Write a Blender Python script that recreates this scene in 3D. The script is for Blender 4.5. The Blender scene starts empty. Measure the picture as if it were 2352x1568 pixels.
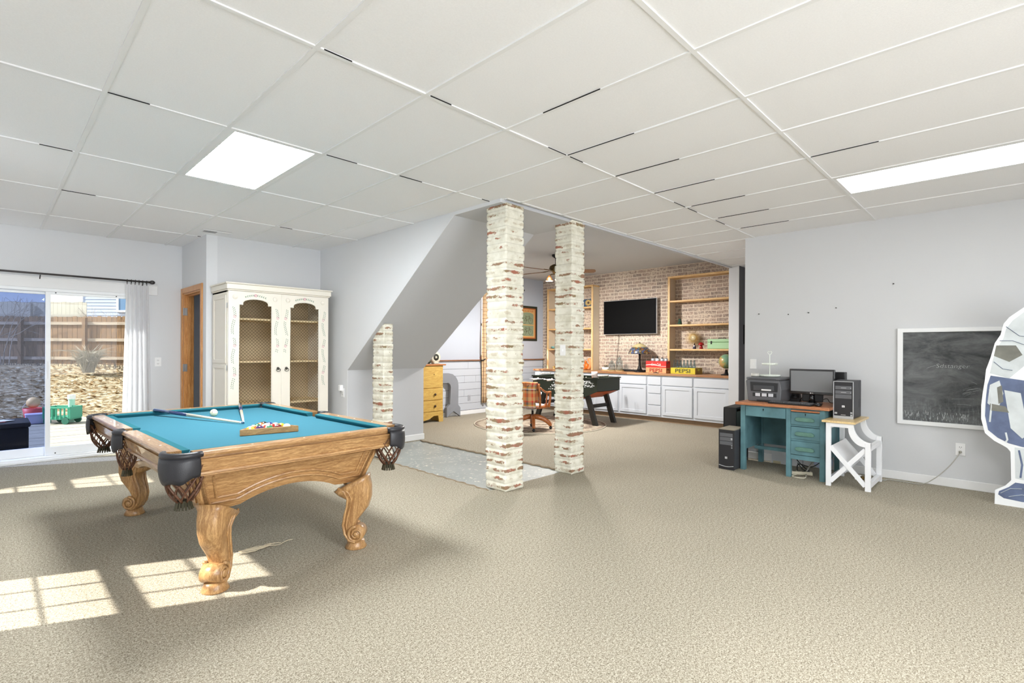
import bpy, math, random
from mathutils import Vector, Matrix
from mathutils.geometry import tessellate_polygon
PI = math.pi
C = bpy.context.scene.collection
SC = bpy.context.scene
random.seed(7)

# ------------------------------------------------------------- camera
F_PX, YAW, ROLL, SY = 1183.21, 0.7753, 0.0039, 19.74
CAM = Vector((-2.2691, -1.0658, 1.3039))
H = 2.678
fw = Vector((math.cos(YAW), math.sin(YAW), 0)); r0 = Vector((math.sin(YAW), -math.cos(YAW), 0)); u0 = Vector((0, 0, 1))
rr = r0 * math.cos(ROLL) + u0 * math.sin(ROLL); uu = -r0 * math.sin(ROLL) + u0 * math.cos(ROLL)
cd = bpy.data.cameras.new('camera'); cam = bpy.data.objects.new('camera', cd); C.objects.link(cam)
m = Matrix((rr, uu, -fw)).transposed().to_4x4(); m.translation = CAM
cam.matrix_world = m
cd.sensor_width = 36; cd.lens = F_PX / 2352 * 36; cd.shift_y = SY / 2352
cd.clip_start = .05; cd.clip_end = 200
SC.camera = cam

# ------------------------------------------------------------- world, sun, exposure
W = bpy.data.worlds.new('world'); SC.world = W; W.use_nodes = True
wt = W.node_tree; bg = wt.nodes['Background']; bg.inputs[0].default_value = (.92, .96, 1.0, 1)
# pale sky, with an added bright lobe low behind the camera to light the room
wc = wt.nodes.new('ShaderNodeTexCoord'); wd = wt.nodes.new('ShaderNodeVectorMath'); wd.operation = 'DOT_PRODUCT'; wd.inputs[1].default_value = (-.12, -.86, -.50)
wt.links.new(wc.outputs['Generated'], wd.inputs[0])
wm = wt.nodes.new('ShaderNodeMapRange'); wm.interpolation_type = 'SMOOTHSTEP'; wm.inputs[1].default_value = .45; wm.inputs[2].default_value = .8; wm.inputs[3].default_value = 1.05; wm.inputs[4].default_value = 6.2
wt.links.new(wd.outputs['Value'], wm.inputs[0]); wt.links.new(wm.outputs[0], bg.inputs[1])
sd = bpy.data.lights.new('sun', 'SUN'); sun = bpy.data.objects.new('sun', sd); C.objects.link(sun)
sd.energy = 9.0; sd.angle = .011; sd.color = (1, .95, .86)
SUN_DIR = Vector((.876, -.40, -.80)).normalized()
sun.rotation_euler = SUN_DIR.to_track_quat('-Z', 'Y').to_euler(); sun.location = (-8, 8, 9)
SC.view_settings.view_transform = 'Standard'; SC.view_settings.look = 'None'
SC.view_settings.gamma = 1; SC.view_settings.use_curve_mapping = False
SC.view_settings.exposure = 0.5
SC.cycles.max_bounces = 10; SC.cycles.diffuse_bounces = 6; SC.cycles.sample_clamp_indirect = 6
SC.cycles.caustics_reflective = False; SC.cycles.caustics_refractive = False
SC.cycles.use_denoising = True

# ------------------------------------------------------------- helpers
def lin(c):
    return tuple(((v / 255) / 12.92 if v / 255 <= .04045 else (((v / 255) + .055) / 1.055) ** 2.4) for v in c[:3]) + (1,)

class NT:
    def __init__(s, name):
        s.m = bpy.data.materials.new(name); s.m.use_nodes = True; s.t = s.m.node_tree
        s.b = s.t.nodes['Principled BSDF']
    def n(s, kind, ins=None, **kw):
        x = s.t.nodes.new('ShaderNode' + kind)
        for k, v in kw.items(): setattr(x, k, v)
        for k, v in (ins or {}).items():
            if isinstance(v, tuple) and len(v) == 2 and hasattr(v[0], 'outputs'): s.t.links.new(v[0].outputs[v[1]], x.inputs[k])
            else: x.inputs[k].default_value = v
        return x
    def l(s, a, ao, b, bi): s.t.links.new(a.outputs[ao], b.inputs[bi])
    def coord(s, scale=(1, 1, 1), rot=(0, 0, 0), loc=(0, 0, 0)):
        c = s.n('TexCoord'); mp = s.n('Mapping', {'Scale': scale, 'Rotation': rot, 'Location': loc})
        s.l(c, 'Object', mp, 'Vector'); return mp
    def ramp(s, src, so, stops):
        r = s.n('ValToRGB'); s.l(src, so, r, 'Fac'); e = r.color_ramp.elements
        while len(e) < len(stops): e.new(.5)
        for q, (p, c) in zip(e, stops): q.position = p; q.color = c
        return r
    def bump(s, src, so, strength, dist=.01):
        b = s.n('Bump', {'Strength': strength, 'Distance': dist}); s.l(src, so, b, 'Height'); s.l(b, 'Normal', s.b, 'Normal')

def mat(name, col, rough=.6, metal=0, bump=0, bs=80, var=0, vs=6, spec=.5, emit=0, trans=0, coat=0, bd=.004, ior=1.45):
    x = NT(name); b = x.b; c = lin(col)
    b.inputs['Base Color'].default_value = c; b.inputs['Roughness'].default_value = rough; b.inputs['Metallic'].default_value = metal
    b.inputs['Specular IOR Level'].default_value = spec; b.inputs['Transmission Weight'].default_value = trans; b.inputs['IOR'].default_value = ior
    b.inputs['Coat Weight'].default_value = coat
    if emit: b.inputs['Emission Color'].default_value = c; b.inputs['Emission Strength'].default_value = emit
    mp = x.coord() if (bump or var) else None
    if var:
        nz = x.n('TexNoise', {'Scale': vs, 'Detail': 6.0}); x.l(mp, 'Vector', nz, 'Vector')
        d = tuple(max(0, v * (1 - var)) for v in c[:3]) + (1,); e = tuple(min(1, v * (1 + var)) for v in c[:3]) + (1,)
        r = x.ramp(nz, 'Fac', [(.3, d), (.7, e)]); x.l(r, 'Color', b, 'Base Color')
    if bump:
        nz = x.n('TexNoise', {'Scale': bs, 'Detail': 3.0}); x.l(mp, 'Vector', nz, 'Vector'); x.bump(nz, 'Fac', bump, bd)
    return x.m

def wood(name, c1, c2, grain=(1, 14, 14), scale=3.0, rough=.45, dist=2.5, coat=.2, mid=.5):
    """grain: coordinate scale, small along the grain"""
    x = NT(name); mp = x.coord(grain)
    nz = x.n('TexNoise', {'Scale': scale, 'Detail': 5.0, 'Roughness': .6, 'Distortion': dist}); x.l(mp, 'Vector', nz, 'Vector')
    mp2 = x.coord(tuple(g * 6 for g in grain)); n2 = x.n('TexNoise', {'Scale': scale * 3, 'Detail': 3.0}); x.l(mp2, 'Vector', n2, 'Vector')
    mx = x.n('Mix', {0: .35}, data_type='FLOAT'); x.l(nz, 'Fac', mx, 2); x.l(n2, 'Fac', mx, 3)
    r = x.ramp(mx, 0, [(mid - .13, lin(c2)), (mid, lin(tuple((a + b) / 2 for a, b in zip(c1, c2)))), (mid + .1, lin(c1))])
    x.l(r, 'Color', x.b, 'Base Color'); x.b.inputs['Roughness'].default_value = rough; x.b.inputs['Coat Weight'].default_value = coat
    x.bump(mx, 0, .12, .003); return x.m

class MB:
    """collects shapes into one mesh"""
    def __init__(s): s.v = []; s.f = []; s.mi = []; s.sm = []; s.k = 0; s.s = False; s.T = None
    def mat(s, k): s.k = k; return s
    def smooth(s, on=True): s.s = on; return s
    def add(s, vs, fs):
        n = len(s.v)
        for p in vs: s.v.append(tuple(s.T @ Vector(p)) if s.T is not None else tuple(p))
        for f in fs: s.f.append([n + i for i in f]); s.mi.append(s.k); s.sm.append(s.s)
        return s
    def box(s, x0, x1, y0, y1, z0, z1):
        a = [(x, y, z) for x in sorted((x0, x1)) for y in sorted((y0, y1)) for z in sorted((z0, z1))]
        return s.add(a, [(0, 1, 3, 2), (4, 6, 7, 5), (0, 4, 5, 1), (2, 3, 7, 6), (0, 2, 6, 4), (1, 5, 7, 3)])
    def hexa(s, p):
        """8 corners: bottom 4 counter-clockwise seen from above, then top 4"""
        return s.add(p, [(3, 2, 1, 0), (4, 5, 6, 7), (0, 1, 5, 4), (1, 2, 6, 5), (2, 3, 7, 6), (3, 0, 4, 7)])
    def prism(s, poly, d0, d1, axis='y', holes=()):
        """extrude a 2-D outline; axis = extrusion axis. 2-D is (x,z) for y, (y,z) for x, (x,y) for z"""
        def P(a, b, d): return {'y': (a, d, b), 'x': (d, a, b), 'z': (a, b, d)}[axis]
        loops = [list(poly)] + [list(h) for h in holes]
        flat = [q for l in loops for q in l]
        tri = tessellate_polygon([[Vector((a, b, 0)) for a, b in l] for l in loops])
        n = len(flat); vs = [P(a, b, d0) for a, b in flat] + [P(a, b, d1) for a, b in flat]
        fs = [tuple(t) for t in tri] + [tuple(i + n for i in reversed(t)) for t in tri]
        st = 0
        for l in loops:
            k = len(l)
            for i in range(k): j = (i + 1) % k; fs.append((st + i, st + j, st + j + n, st + i + n))
            st += k
        return s.add(vs, fs)
    def cyl(s, c, r, h, n=24, axis='z', r2=None, cap=True):
        r2 = r if r2 is None else r2; vs = []
        for rad, d in ((r, 0), (r2, h)):
            for i in range(n):
                a = 2 * PI * i / n; p, q = rad * math.cos(a), rad * math.sin(a)
                vs.append({'z': (c[0] + p, c[1] + q, c[2] + d), 'x': (c[0] + d, c[1] + p, c[2] + q), 'y': (c[0] + p, c[1] + d, c[2] + q)}[axis])
        fs = [(i, (i + 1) % n, n + (i + 1) % n, n + i) for i in range(n)]
        if cap: fs += [tuple(range(n - 1, -1, -1)), tuple(range(n, 2 * n))]
        return s.add(vs, fs)
    def lathe(s, prof, c=(0, 0, 0), n=24, axis='z', a0=0, a1=2 * PI, closed=True):
        vs = []; k = len(prof); m_ = n if closed else n + 1
        for i in range(m_):
            a = a0 + (a1 - a0) * i / n
            for r, z in prof:
                p, q = r * math.cos(a), r * math.sin(a)
                vs.append({'z': (c[0] + p, c[1] + q, c[2] + z), 'x': (c[0] + z, c[1] + p, c[2] + q), 'y': (c[0] + p, c[1] + z, c[2] + q)}[axis])
        fs = []
        for i in range(n):
            j = (i + 1) % m_
            for t in range(k - 1): fs.append((i * k + t, j * k + t, j * k + t + 1, i * k + t + 1))
        return s.add(vs, fs)
    def sphere(s, c, r, n=20, sc=(1, 1, 1)):
        k = n // 2; pr = [(math.sin(PI * i / k), -math.cos(PI * i / k)) for i in range(k + 1)]
        vs = []; fs = []
        for i in range(n):
            a = 2 * PI * i / n
            for q, z in pr: vs.append((c[0] + r * sc[0] * q * math.cos(a), c[1] + r * sc[1] * q * math.sin(a), c[2] + r * sc[2] * z))
        for i in range(n):
            j = (i + 1) % n
            for t in range(k): fs.append((i * (k + 1) + t, j * (k + 1) + t, j * (k + 1) + t + 1, i * (k + 1) + t + 1))
        return s.add(vs, fs)
    def tube(s, path, r, n=8, closed=False, cap=True, flat=1.0):
        path = [Vector(p) for p in path]; m_ = len(path); R = r if isinstance(r, (list, tuple)) else [r] * m_
        vs = []; up = None
        for i, p in enumerate(path):
            a = path[(i - 1) % m_] if (i > 0 or closed) else p; b = path[(i + 1) % m_] if (i < m_ - 1 or closed) else p
            t = (b - a).normalized() if (b - a).length > 1e-9 else Vector((0, 0, 1))
            if up is None: up = Vector((0, 0, 1)) if abs(t.z) < .9 else Vector((1, 0, 0))
            x = t.cross(up); x = x.normalized() if x.length > 1e-6 else t.orthogonal().normalized(); y = x.cross(t).normalized(); up = y
            for k in range(n):
                g = 2 * PI * k / n; vs.append(tuple(p + x * (R[i] * math.cos(g)) + y * (R[i] * flat * math.sin(g))))
        fs = []
        for i in range(m_ if closed else m_ - 1):
            j = (i + 1) % m_
            for k in range(n): l = (k + 1) % n; fs.append((i * n + k, i * n + l, j * n + l, j * n + k))
        if cap and not closed: fs += [tuple(range(n - 1, -1, -1)), tuple((m_ - 1) * n + k for k in range(n))]
        return s.add(vs, fs)
    def sweep(s, path, sec, cap=True):
        """sweep a 2-D section (side, up) along a horizontal path of (x, y, z); side is to the right of travel"""
        path = [Vector(p) for p in path]; k = len(sec); vs = []
        for i, p in enumerate(path):
            a = path[i - 1] if i else p; b = path[i + 1] if i < len(path) - 1 else p
            t = (b - a); t.z = 0; t.normalize(); sd_ = Vector((t.y, -t.x, 0))
            for q, w in sec: vs.append(tuple(p + sd_ * q + Vector((0, 0, w))))
        fs = [(i * k + j, i * k + (j + 1) % k, (i + 1) * k + (j + 1) % k, (i + 1) * k + j) for i in range(len(path) - 1) for j in range(k)]
        if cap: fs += [tuple(range(k - 1, -1, -1)), tuple((len(path) - 1) * k + j for j in range(k))]
        return s.add(vs, fs)
    def grid(s, fn, nu, nv, closed_u=False):
        vs = [fn(i / nu, j / nv) for i in range(nu + (0 if closed_u else 1)) for j in range(nv + 1)]
        m_ = nu if closed_u else nu + 1
        fs = [(i * (nv + 1) + j, ((i + 1) % m_) * (nv + 1) + j, ((i + 1) % m_) * (nv + 1) + j + 1, i * (nv + 1) + j + 1) for i in range(nu) for j in range(nv)]
        return s.add(vs, fs)
    def build(s, name, mats, parent=None, loc=None, rot=None, bevel=0, seg=2, solid=0, label=None, sub=0):
        me = bpy.data.meshes.new(name); me.from_pydata(s.v, [], s.f)
        for x in (mats if isinstance(mats, (list, tuple)) else [mats]): me.materials.append(x)
        me.polygons.foreach_set('material_index', s.mi); me.polygons.foreach_set('use_smooth', s.sm); me.update()
        import bmesh
        b = bmesh.new(); b.from_mesh(me); bmesh.ops.recalc_face_normals(b, faces=b.faces); b.to_mesh(me); b.free()
        o = bpy.data.objects.new(name, me); C.objects.link(o)
        if parent: o.parent = parent
        if loc: o.location = loc
        if rot: o.rotation_euler = rot
        if solid: q = o.modifiers.new('solid', 'SOLIDIFY'); q.thickness = solid; q.offset = 0
        if bevel: q = o.modifiers.new('bevel', 'BEVEL'); q.width = bevel; q.segments = seg; q.limit_method = 'ANGLE'; q.angle_limit = .7; q.harden_normals = False
        if sub: q = o.modifiers.new('sub', 'SUBSURF'); q.levels = sub; q.render_levels = sub
        if label: o['label'] = label
        return o

def thing(name, label, cat, loc=(0, 0, 0), rz=0, group=None):
    o = bpy.data.objects.new(name, None); C.objects.link(o); o.location = loc; o.rotation_euler = (0, 0, rz)
    o.empty_display_size = .1; o['label'] = label; o['category'] = cat
    if group: o['group'] = group
    return o
def tag(o, label, cat, group=None):
    o['label'] = label; o['category'] = cat
    if group: o['group'] = group
    return o
def struct(o, label=None):
    o['kind'] = 'structure'
    if label: o['label'] = label
    return o
def dup(r, loc=None, rz=None, label=None):
    kids = [c for c in C.objects if c.parent == r]
    n = r.copy(); C.objects.link(n)
    if loc is not None: n.location = loc
    if rz is not None: n.rotation_euler = (0, 0, rz)
    if label: n['label'] = label
    for c in kids:
        k = c.copy(); C.objects.link(k); k.parent = n
        for g in [d for d in C.objects if d.parent == c]:
            e = g.copy(); C.objects.link(e); e.parent = k
    return n
def text(name, body, size, m_, parent, loc, rot, sx=1.0, ext=.001, shear=0, bold=0, label=None):
    cu = bpy.data.curves.new(name, 'FONT'); cu.body = body; cu.size = size; cu.extrude = ext; cu.shear = shear; cu.offset = bold
    cu.align_x = 'CENTER'; cu.align_y = 'CENTER'; cu.resolution_u = 3
    t = bpy.data.objects.new(name, cu); me = bpy.data.meshes.new_from_object(t); bpy.data.objects.remove(t); bpy.data.curves.remove(cu)
    me.materials.clear(); me.materials.append(m_)
    o = bpy.data.objects.new(name, me); C.objects.link(o); o.parent = parent; o.location = loc; o.rotation_euler = rot; o.scale = (sx, 1, 1)
    if label: o['label'] = label
    return o
RX = (PI / 2, 0, -PI / 2)     # lettering that reads on a face looking towards -x
RY = (PI / 2, 0, 0)           # ... on a face looking towards -y
def lerp(a, b, t): return a + (b - a) * t
# ------------------------------------------------------------- materials of the room
def speckle(name, cols, scale, bump, bd, rough=.95, big=.10, bigscale=.9):
    x = NT(name); mp = x.coord()
    n1 = x.n('TexNoise', {'Scale': scale, 'Detail': 4.0, 'Roughness': .7}); x.l(mp, 'Vector', n1, 'Vector')
    n2 = x.n('TexNoise', {'Scale': bigscale, 'Detail': 3.0}); x.l(mp, 'Vector', n2, 'Vector')
    n0 = x.n('TexNoise', {'Scale': scale * .42, 'Detail': 2.0}); x.l(mp, 'Vector', n0, 'Vector'); mq = x.n('Mix', {0: .22}, data_type='FLOAT'); x.l(n1, 'Fac', mq, 2); x.l(n0, 'Fac', mq, 3)
    r = x.ramp(mq, 0, [(.385, lin(cols[0])), (.5, lin(cols[1])), (.605, lin(cols[2]))])
    hs = x.n('HueSaturation'); x.l(r, 'Color', hs, 'Color')
    mr = x.n('MapRange', {3: 1 - big, 4: 1 + big}); x.l(n2, 'Fac', mr, 0); x.l(mr, 0, hs, 'Value')
    x.l(hs, 'Color', x.b, 'Base Color'); x.b.inputs['Roughness'].default_value = rough; x.b.inputs['Specular IOR Level'].default_value = .15
    x.bump(n1, 'Fac', bump, bd); return x.m
m_carpet = speckle('carpet', ((106, 97, 83), (160, 152, 135), (200, 193, 178)), 165, .35, .005)
m_tile = mat('ceiling_tile', (236, 236, 237), .95, bump=.35, bs=260, var=.02, vs=120, bd=.003, spec=.1)
m_grid = mat('ceiling_grid_paint', (228, 228, 228), .5)
m_wall = mat('wall_paint', (208, 209, 211), .9, bump=.12, bs=90, spec=.15)
m_wallw = mat('wall_paint_pale', (218, 219, 221), .9, bump=.12, bs=90, spec=.15)
m_blue = mat('wall_paint_blue_grey', (184, 189, 198), .9, bump=.12, bs=90, spec=.15)
m_soffit = mat('soffit_paint', (196, 197, 200), .9, bump=.12, bs=90, spec=.15)
m_dark = mat('wall_dark_grey', (104, 104, 108), .9)
m_white = mat('white_paint', (236, 237, 238), .45)
m_trim = mat('trim_paint', (232, 232, 232), .5)
m_ship = mat('shiplap_paint', (190, 194, 201), .6)
m_vinyl = mat('white_vinyl', (238, 240, 242), .35)
m_gap = mat('gap_black', (20, 20, 20), .9)
m_oak = wood('oak', (216, 158, 92), (180, 118, 58), (10, 10, 1), 3, .4)
m_pine = wood('pine', (226, 192, 138), (196, 150, 92), (10, 1, 10), 2.5, .55, coat=0)
m_pinev = wood('pine_upright', (226, 196, 148), (200, 158, 102), (10, 10, 1), 2.5, .55, coat=0)
m_ply = mat('birch_ply', (196, 180, 156), .8, var=.05, vs=4)
m_cap = wood('walnut_cap', (150, 96, 52), (104, 60, 28), (1, 12, 12), 3, .5)
def pane(name, tint=(255, 255, 255), rough=0.0):
    """thin clear pane: straight-through light with a faint mirror sheen"""
    x = NT(name); t = x.t; t.nodes.remove(x.b)
    out = [n for n in t.nodes if n.type == 'OUTPUT_MATERIAL'][0]
    tr = x.n('BsdfTransparent', {0: lin(tint)}); gl = x.n('BsdfGlossy', {'Roughness': rough}); mx = x.n('MixShader', {0: .010})
    t.links.new(tr.outputs[0], mx.inputs[1]); t.links.new(gl.outputs[0], mx.inputs[2]); t.links.new(mx.outputs[0], out.inputs[0]); return x.m
m_pane = pane('window_pane', (246, 250, 252))
m_screenpane = pane('door_pane_with_screen', (176, 188, 214))
m_chrome = mat('brushed_metal', (190, 190, 190), .3, 1)
m_black = mat('black_plastic', (30, 30, 32), .4)
m_iron = mat('black_iron', (40, 38, 38), .45, .6)
m_brass = mat('old_brass', (120, 96, 56), .35, .9)

XR, YL, XB, YF, Z2 = 4.25, 7.0, 6.9, 6.9, 2.93      # right wall, door wall, brick wall, far wall of the den, den ceiling
XW = -3.3                                          # window wall beside the camera
# ------------------------------------------------------------- floor
# patch of bare painted concrete between the pillars: x 0.9..2.15, y 2.45..5.1
o = MB().box(XW, 1.02, -5, 7.2, -.1, 0).box(1.02, 2.13, -5, 2.42, -.1, 0).box(2.13, 9.2, -5, 2.42, -.1, 0).box(2.13, 9.2, 2.42, 7.0, -.1, 0).box(1.02, 2.13, 5.1, 7.0, -.1, 0)
struct(o.build('floor', m_carpet))
x = NT('painted_concrete'); mp = x.coord(); n1 = x.n('TexNoise', {'Scale': 1.6, 'Detail': 4.0}); x.l(mp, 'Vector', n1, 'Vector')
base = x.ramp(n1, 'Fac', [(.3, lin((140, 144, 140))), (.7, lin((164, 168, 164)))])
n2 = x.n('TexNoise', {'Scale': 20.0, 'Detail': 3.0, 'Roughness': .8}); x.l(mp, 'Vector', n2, 'Vector')
sp = x.ramp(n2, 'Fac', [(.60, (0, 0, 0, 1)), (.63, (1, 1, 1, 1))])
mx = x.n('Mix', data_type='RGBA'); x.l(sp, 'Color', mx, 0); x.l(base, 'Color', mx, 6); mx.inputs[7].default_value = lin((214, 210, 196)); x.l(mx, 2, x.b, 'Base Color')
x.b.inputs['Roughness'].default_value = .45; m_conc = x.m
struct(MB().box(1.02, 2.13, 2.42, 5.1, -.1, -.012).build('floor_concrete_strip', m_conc))
for a in ((1.0, 2.44, 5.06, 0), (2.11, 2.44, 5.06, 0)):
    mb = MB(); rnd = random.Random(3); n = 60
    pts = [(a[0] + .012 * math.sin(i * 1.7) + rnd.uniform(-.006, .006), lerp(a[1], a[2], i / n), -.004 + rnd.uniform(-.002, .004)) for i in range(n + 1)]
    mb.tube(pts, .011, 5); struct(mb.build('trim_1' if a[0] < 2 else 'trim_2', mat('carpet_edge', (142, 126, 104), .95, bump=.8, bs=200)))

# ------------------------------------------------------------- ceiling of tiles in a metal grid
GX, GY = .6096, 1.2192
mb = MB(); bars = MB()
def tiles():
    for i in range(-5, 7):
        for j in range(-6, 12):
            x0, x1, y0, y1 = j * GX, (j + 1) * GX, i * GY, (i + 1) * GY
            if x1 < XW: continue
            yield i, j, max(x0, XW), x1, y0, y1
light_cells = {(2, -2), (-1, 4), (-2, -2), (-3, 4), (-4, -2), (-4, 4)}
for i, j, x0, x1, y0, y1 in tiles():
    if (i, j) in light_cells: continue
    if y0 >= YL or x0 > 6.9: continue
    y1 = min(y1, YL)
    g = .006; rnd = random.Random(i * 31 + j)
    parts = [(x0 + g, x1 - g, y0 + g, y1 - g)]
    if x0 >= 1.04 or x1 > 1.04:
        if y0 >= 2.25 and x0 >= 1.04: continue
        if y1 > 2.25:
            parts = [(x0 + g, x1 - g, y0 + g, min(y1, 2.25))] if y0 < 2.25 else []
            if x0 < 1.04: parts.append((x0 + g, 1.04, max(y0 + g, 2.25) if y0 < 2.25 else y0 + g, y1 - g))
    dz = rnd.uniform(-.001, .002)
    for p in parts: mb.box(*p, H + .006 + dz, H + .02 + dz)
struct(mb.build('ceiling', m_tile))
bw = .0115
def bar(x0, x1, y0, y1): bars.box(x0, x1, y0, y1, H - .001, H + .012)
for j in range(-6, 12):
    xx = j * GX
    if xx < XW: continue
    bar(xx - bw, xx + bw, -5, YL if xx < 1.04 else 2.25)
for i in range(-5, 6):
    yy = i * GY; x1 = 6.9 if yy < 2.25 else 1.04
    j = -6
    for j in range(-6, 12):
        a, b = max(XW, j * GX + bw), min(x1, (j + 1) * GX - bw)
        if b > a: bar(a, b, yy - bw, yy + bw)
# wall angle and the edge of the opening
bar(1.04, 6.9, 2.236, 2.262); bar(1.028, 1.052, 2.262, 5.9)
struct(bars.build('ceiling_grid', m_grid))
struct(MB().box(XW - .2, 9.2, -5, 2.26, H + .1, H + .14).box(XW - .2, 1.04, 2.26, 7.2, H + .1, H + .14).build('ceiling_deck', m_gap))
# slivers of dark gap where tiles sit crooked beside the grid
gp = MB()
for (x0, x1, yy) in ((-1.83, -1.22, 2.438), (-.6, 0, 2.4385), (0, .6, 2.4385), (.6, 1.0, 2.4385), (-1.2, -.62, 1.2192), (-.6, -.02, 1.2192), (.02, .6, 1.2192), (.62, 1.2, 1.2192), (1.85, 2.42, 1.2192), (2.45, 3.0, 1.2192), (3.1, 3.6, 1.2192), (-1.83, -1.3, 4.877), (.03, .55, 4.877), (-2.4, -1.84, 3.658), (-.58, -.42, 6.096)):
    q_ = (x1 - x0) * random.uniform(.25, .5); gp.box(x0 + .012, x0 + q_, yy - bw - .0022, yy - bw + .0005, H - .0015, H + .004) if random.random() < .5 else gp.box(x1 - q_, x1 - .012, yy - bw - .0022, yy - bw + .0005, H - .0015, H + .004)
for (xx, y0, y1) in ((.6096, .02, 1.2), (1.2192, .02, 1.2), (1.8288, -.9, -.02), (0, .02, .9), (1.8288, .02, 1.2), (2.4384, .05, 1.15), (3.048, .05, 1.15), (3.658, .05, 1.15)):
    gp.box(xx - bw - .002, xx - bw + .0005, y1 - (y1 - y0) * .45, y1, H - .0015, H + .004)
struct(gp.build('trim_3', m_gap))

# ------------------------------------------------------------- walls
def wallx(name, x0, x1, y0, y1, holes, m_, z1=H + .1):
    """wall standing on a y range with rectangular openings (y0,y1,z0,z1)"""
    mb = MB().prism([(y0, 0), (y1, 0), (y1, z1), (y0, z1)], x0, x1, 'x', [[(a, c), (b, c), (b, d), (a, d)] for a, b, c, d in holes]); return struct(mb.build(name, m_))
def wally(name, y0, y1, x0, x1, holes, m_, z1=H + .1):
    mb = MB().prism([(x0, 0), (x1, 0), (x1, z1), (x0, z1)], y0, y1, 'y', [[(a, c), (b, c), (b, d), (a, d)] for a, b, c, d in holes]); return struct(mb.build(name, m_))
wallx('wall_right', XR, XR + .12, -5, 1.32, [], m_wall)
wally('wall_hall_side', 1.2, 1.32, XR + .12, 9, [], m_wall)
wally('wall_hall_stub', 2.15, 2.31, 6.25, 6.27, [], m_wall)
wally('wall_hall', 2.15, 2.31, 6.27, 9, [], m_dark)  # side of the partition, in a darker grey than its end
wally('wall_rear_light_block', -5.1, -5, .6, XR + .12, [], m_wall)  # unseen half wall added to cut the rear light on the right side
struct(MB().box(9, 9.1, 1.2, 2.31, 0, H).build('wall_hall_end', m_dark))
DX0, DX1 = -2.78, -.92      # sliding door opening
wally('wall_left', YL, YL + .14, XW, -.42, [(DX0, DX1, .03, 2.0)], m_wallw)
WIN = [(2.77, 3.57), (5.95, 6.65)]
wallx('wall_window_side', XW - .15, XW, -2.6, YL + .14, [(a, b, .90, 2.13) for a, b in WIN], m_wallw)
struct(MB().box(XW - .15, XB + .1, YL + .02, YL + .3, H + .14, 6.5).box(XB + .12, 14, YL, YL + .3, -.3, 6.5).box(-18, XW - .16, YL, YL + .3, -.3, 2.72).build('wall_yard_light_block', m_wallw))  # unseen walls added to keep the bright sky lobe off the yard
# closet block beside the wardrobe: door opening in its left face
wallx('wall_closet_side', -.42, -.30, 5.9, YL, [(6.10, 6.92, 0, 2.04)], m_wallw)
wally('wall_closet_front', 5.9, 6.0, -.30, 1.0, [], m_wall)
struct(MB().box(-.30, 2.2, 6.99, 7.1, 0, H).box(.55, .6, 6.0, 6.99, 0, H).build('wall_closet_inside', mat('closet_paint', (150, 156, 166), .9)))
# stair wall (plane x = 1.0) cut along the stair slope, slope underside, low wall at its foot
YS, ZS, YT, ZT = 5.12, 1.035, 2.96, 2.65
struct(MB().prism([(YS, 0), (7.0, 0), (7.0, H + .1), (2.29, H + .1), (2.29, ZT), (YT, ZT), (YS, ZS)], 1.0, 1.006, 'x').build('wall_stair_side', m_wallw))
struct(MB().prism([(2.29, ZT), (YT, ZT), (YS, ZS), (YS, 0), (YS + .1, 0), (YS + .1, ZS + .05), (YT + .05, Z2), (2.29, Z2)], 1.006, 2.2, 'x').build('wall_stair_underside', m_soffit))
# den
struct(MB().box(1.04, XB + .1, 2.262, YF + .1, Z2, Z2 + .1).build('ceiling_den', mat('ceiling_den_paint', (206, 208, 212), .95, bump=.2, bs=120)))
struct(MB().box(2.2, XB, 2.262, 2.30, H - .02, Z2).build('trim_4', m_soffit))
struct(MB().box(.90, 1.04, 2.29, YF + .12, H + .14, Z2 + .1).box(.90, XB + .1, 2.20, 2.262, H + .14, Z2 + .1).build('wall_sun_leak_block', m_soffit))  # unseen walls added to block sun leaking in above the ceilings
wally('wall_den_far', YF, YF + .12, 1.04, XB + .1, [(4.93, 6.0, 1.16, 2.5)], m_blue, Z2)
# brick wall of the den: lime-smeared brick, with raised courses
x = NT('limed_brick'); tc = x.n('TexCoord'); sp = x.n('SeparateXYZ'); x.l(tc, 'Object', sp, 0)
cb = x.n('CombineXYZ'); x.l(sp, 1, cb, 0); x.l(sp, 2, cb, 1)
wob = x.n('TexNoise', {'Scale': 9.0, 'Detail': 3.0}); x.l(cb, 0, wob, 'Vector')
vm = x.n('VectorMath', {1: (.016, .012, 0)}, operation='MULTIPLY'); x.l(wob, 'Color', vm, 0)
va = x.n('VectorMath', operation='ADD'); x.l(cb, 0, va, 0); x.l(vm, 0, va, 1)
br = x.n('TexBrick', {'Color1': lin((166, 142, 128)), 'Color2': lin((134, 118, 110)), 'Mortar': lin((226, 214, 196)), 'Scale': 1.0, 'Mortar Size': .007, 'Mortar Smooth': .25, 'Bias': 0.0, 'Brick Width': .215, 'Row Height': .068})
x.l(va, 0, br, 'Vector')
sm = x.n('TexNoise', {'Scale': 26.0, 'Detail': 6.0, 'Roughness': .75}); x.l(cb, 0, sm, 'Vector')
sr = x.ramp(sm, 'Fac', [(.42, (0, 0, 0, 1)), (.56, (1, 1, 1, 1))])
big = x.n('TexNoise', {'Scale': 1.5, 'Detail': 3.0}); x.l(cb, 0, big, 'Vector')
bgz = x.ramp(big, 'Fac', [(.44, (.45, .45, .45, 1)), (.58, (1, 1, 1, 1))])
ml = x.n('Math', operation='MULTIPLY'); x.l(sr, 'Color', ml, 0); x.l(bgz, 'Color', ml, 1)
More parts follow.
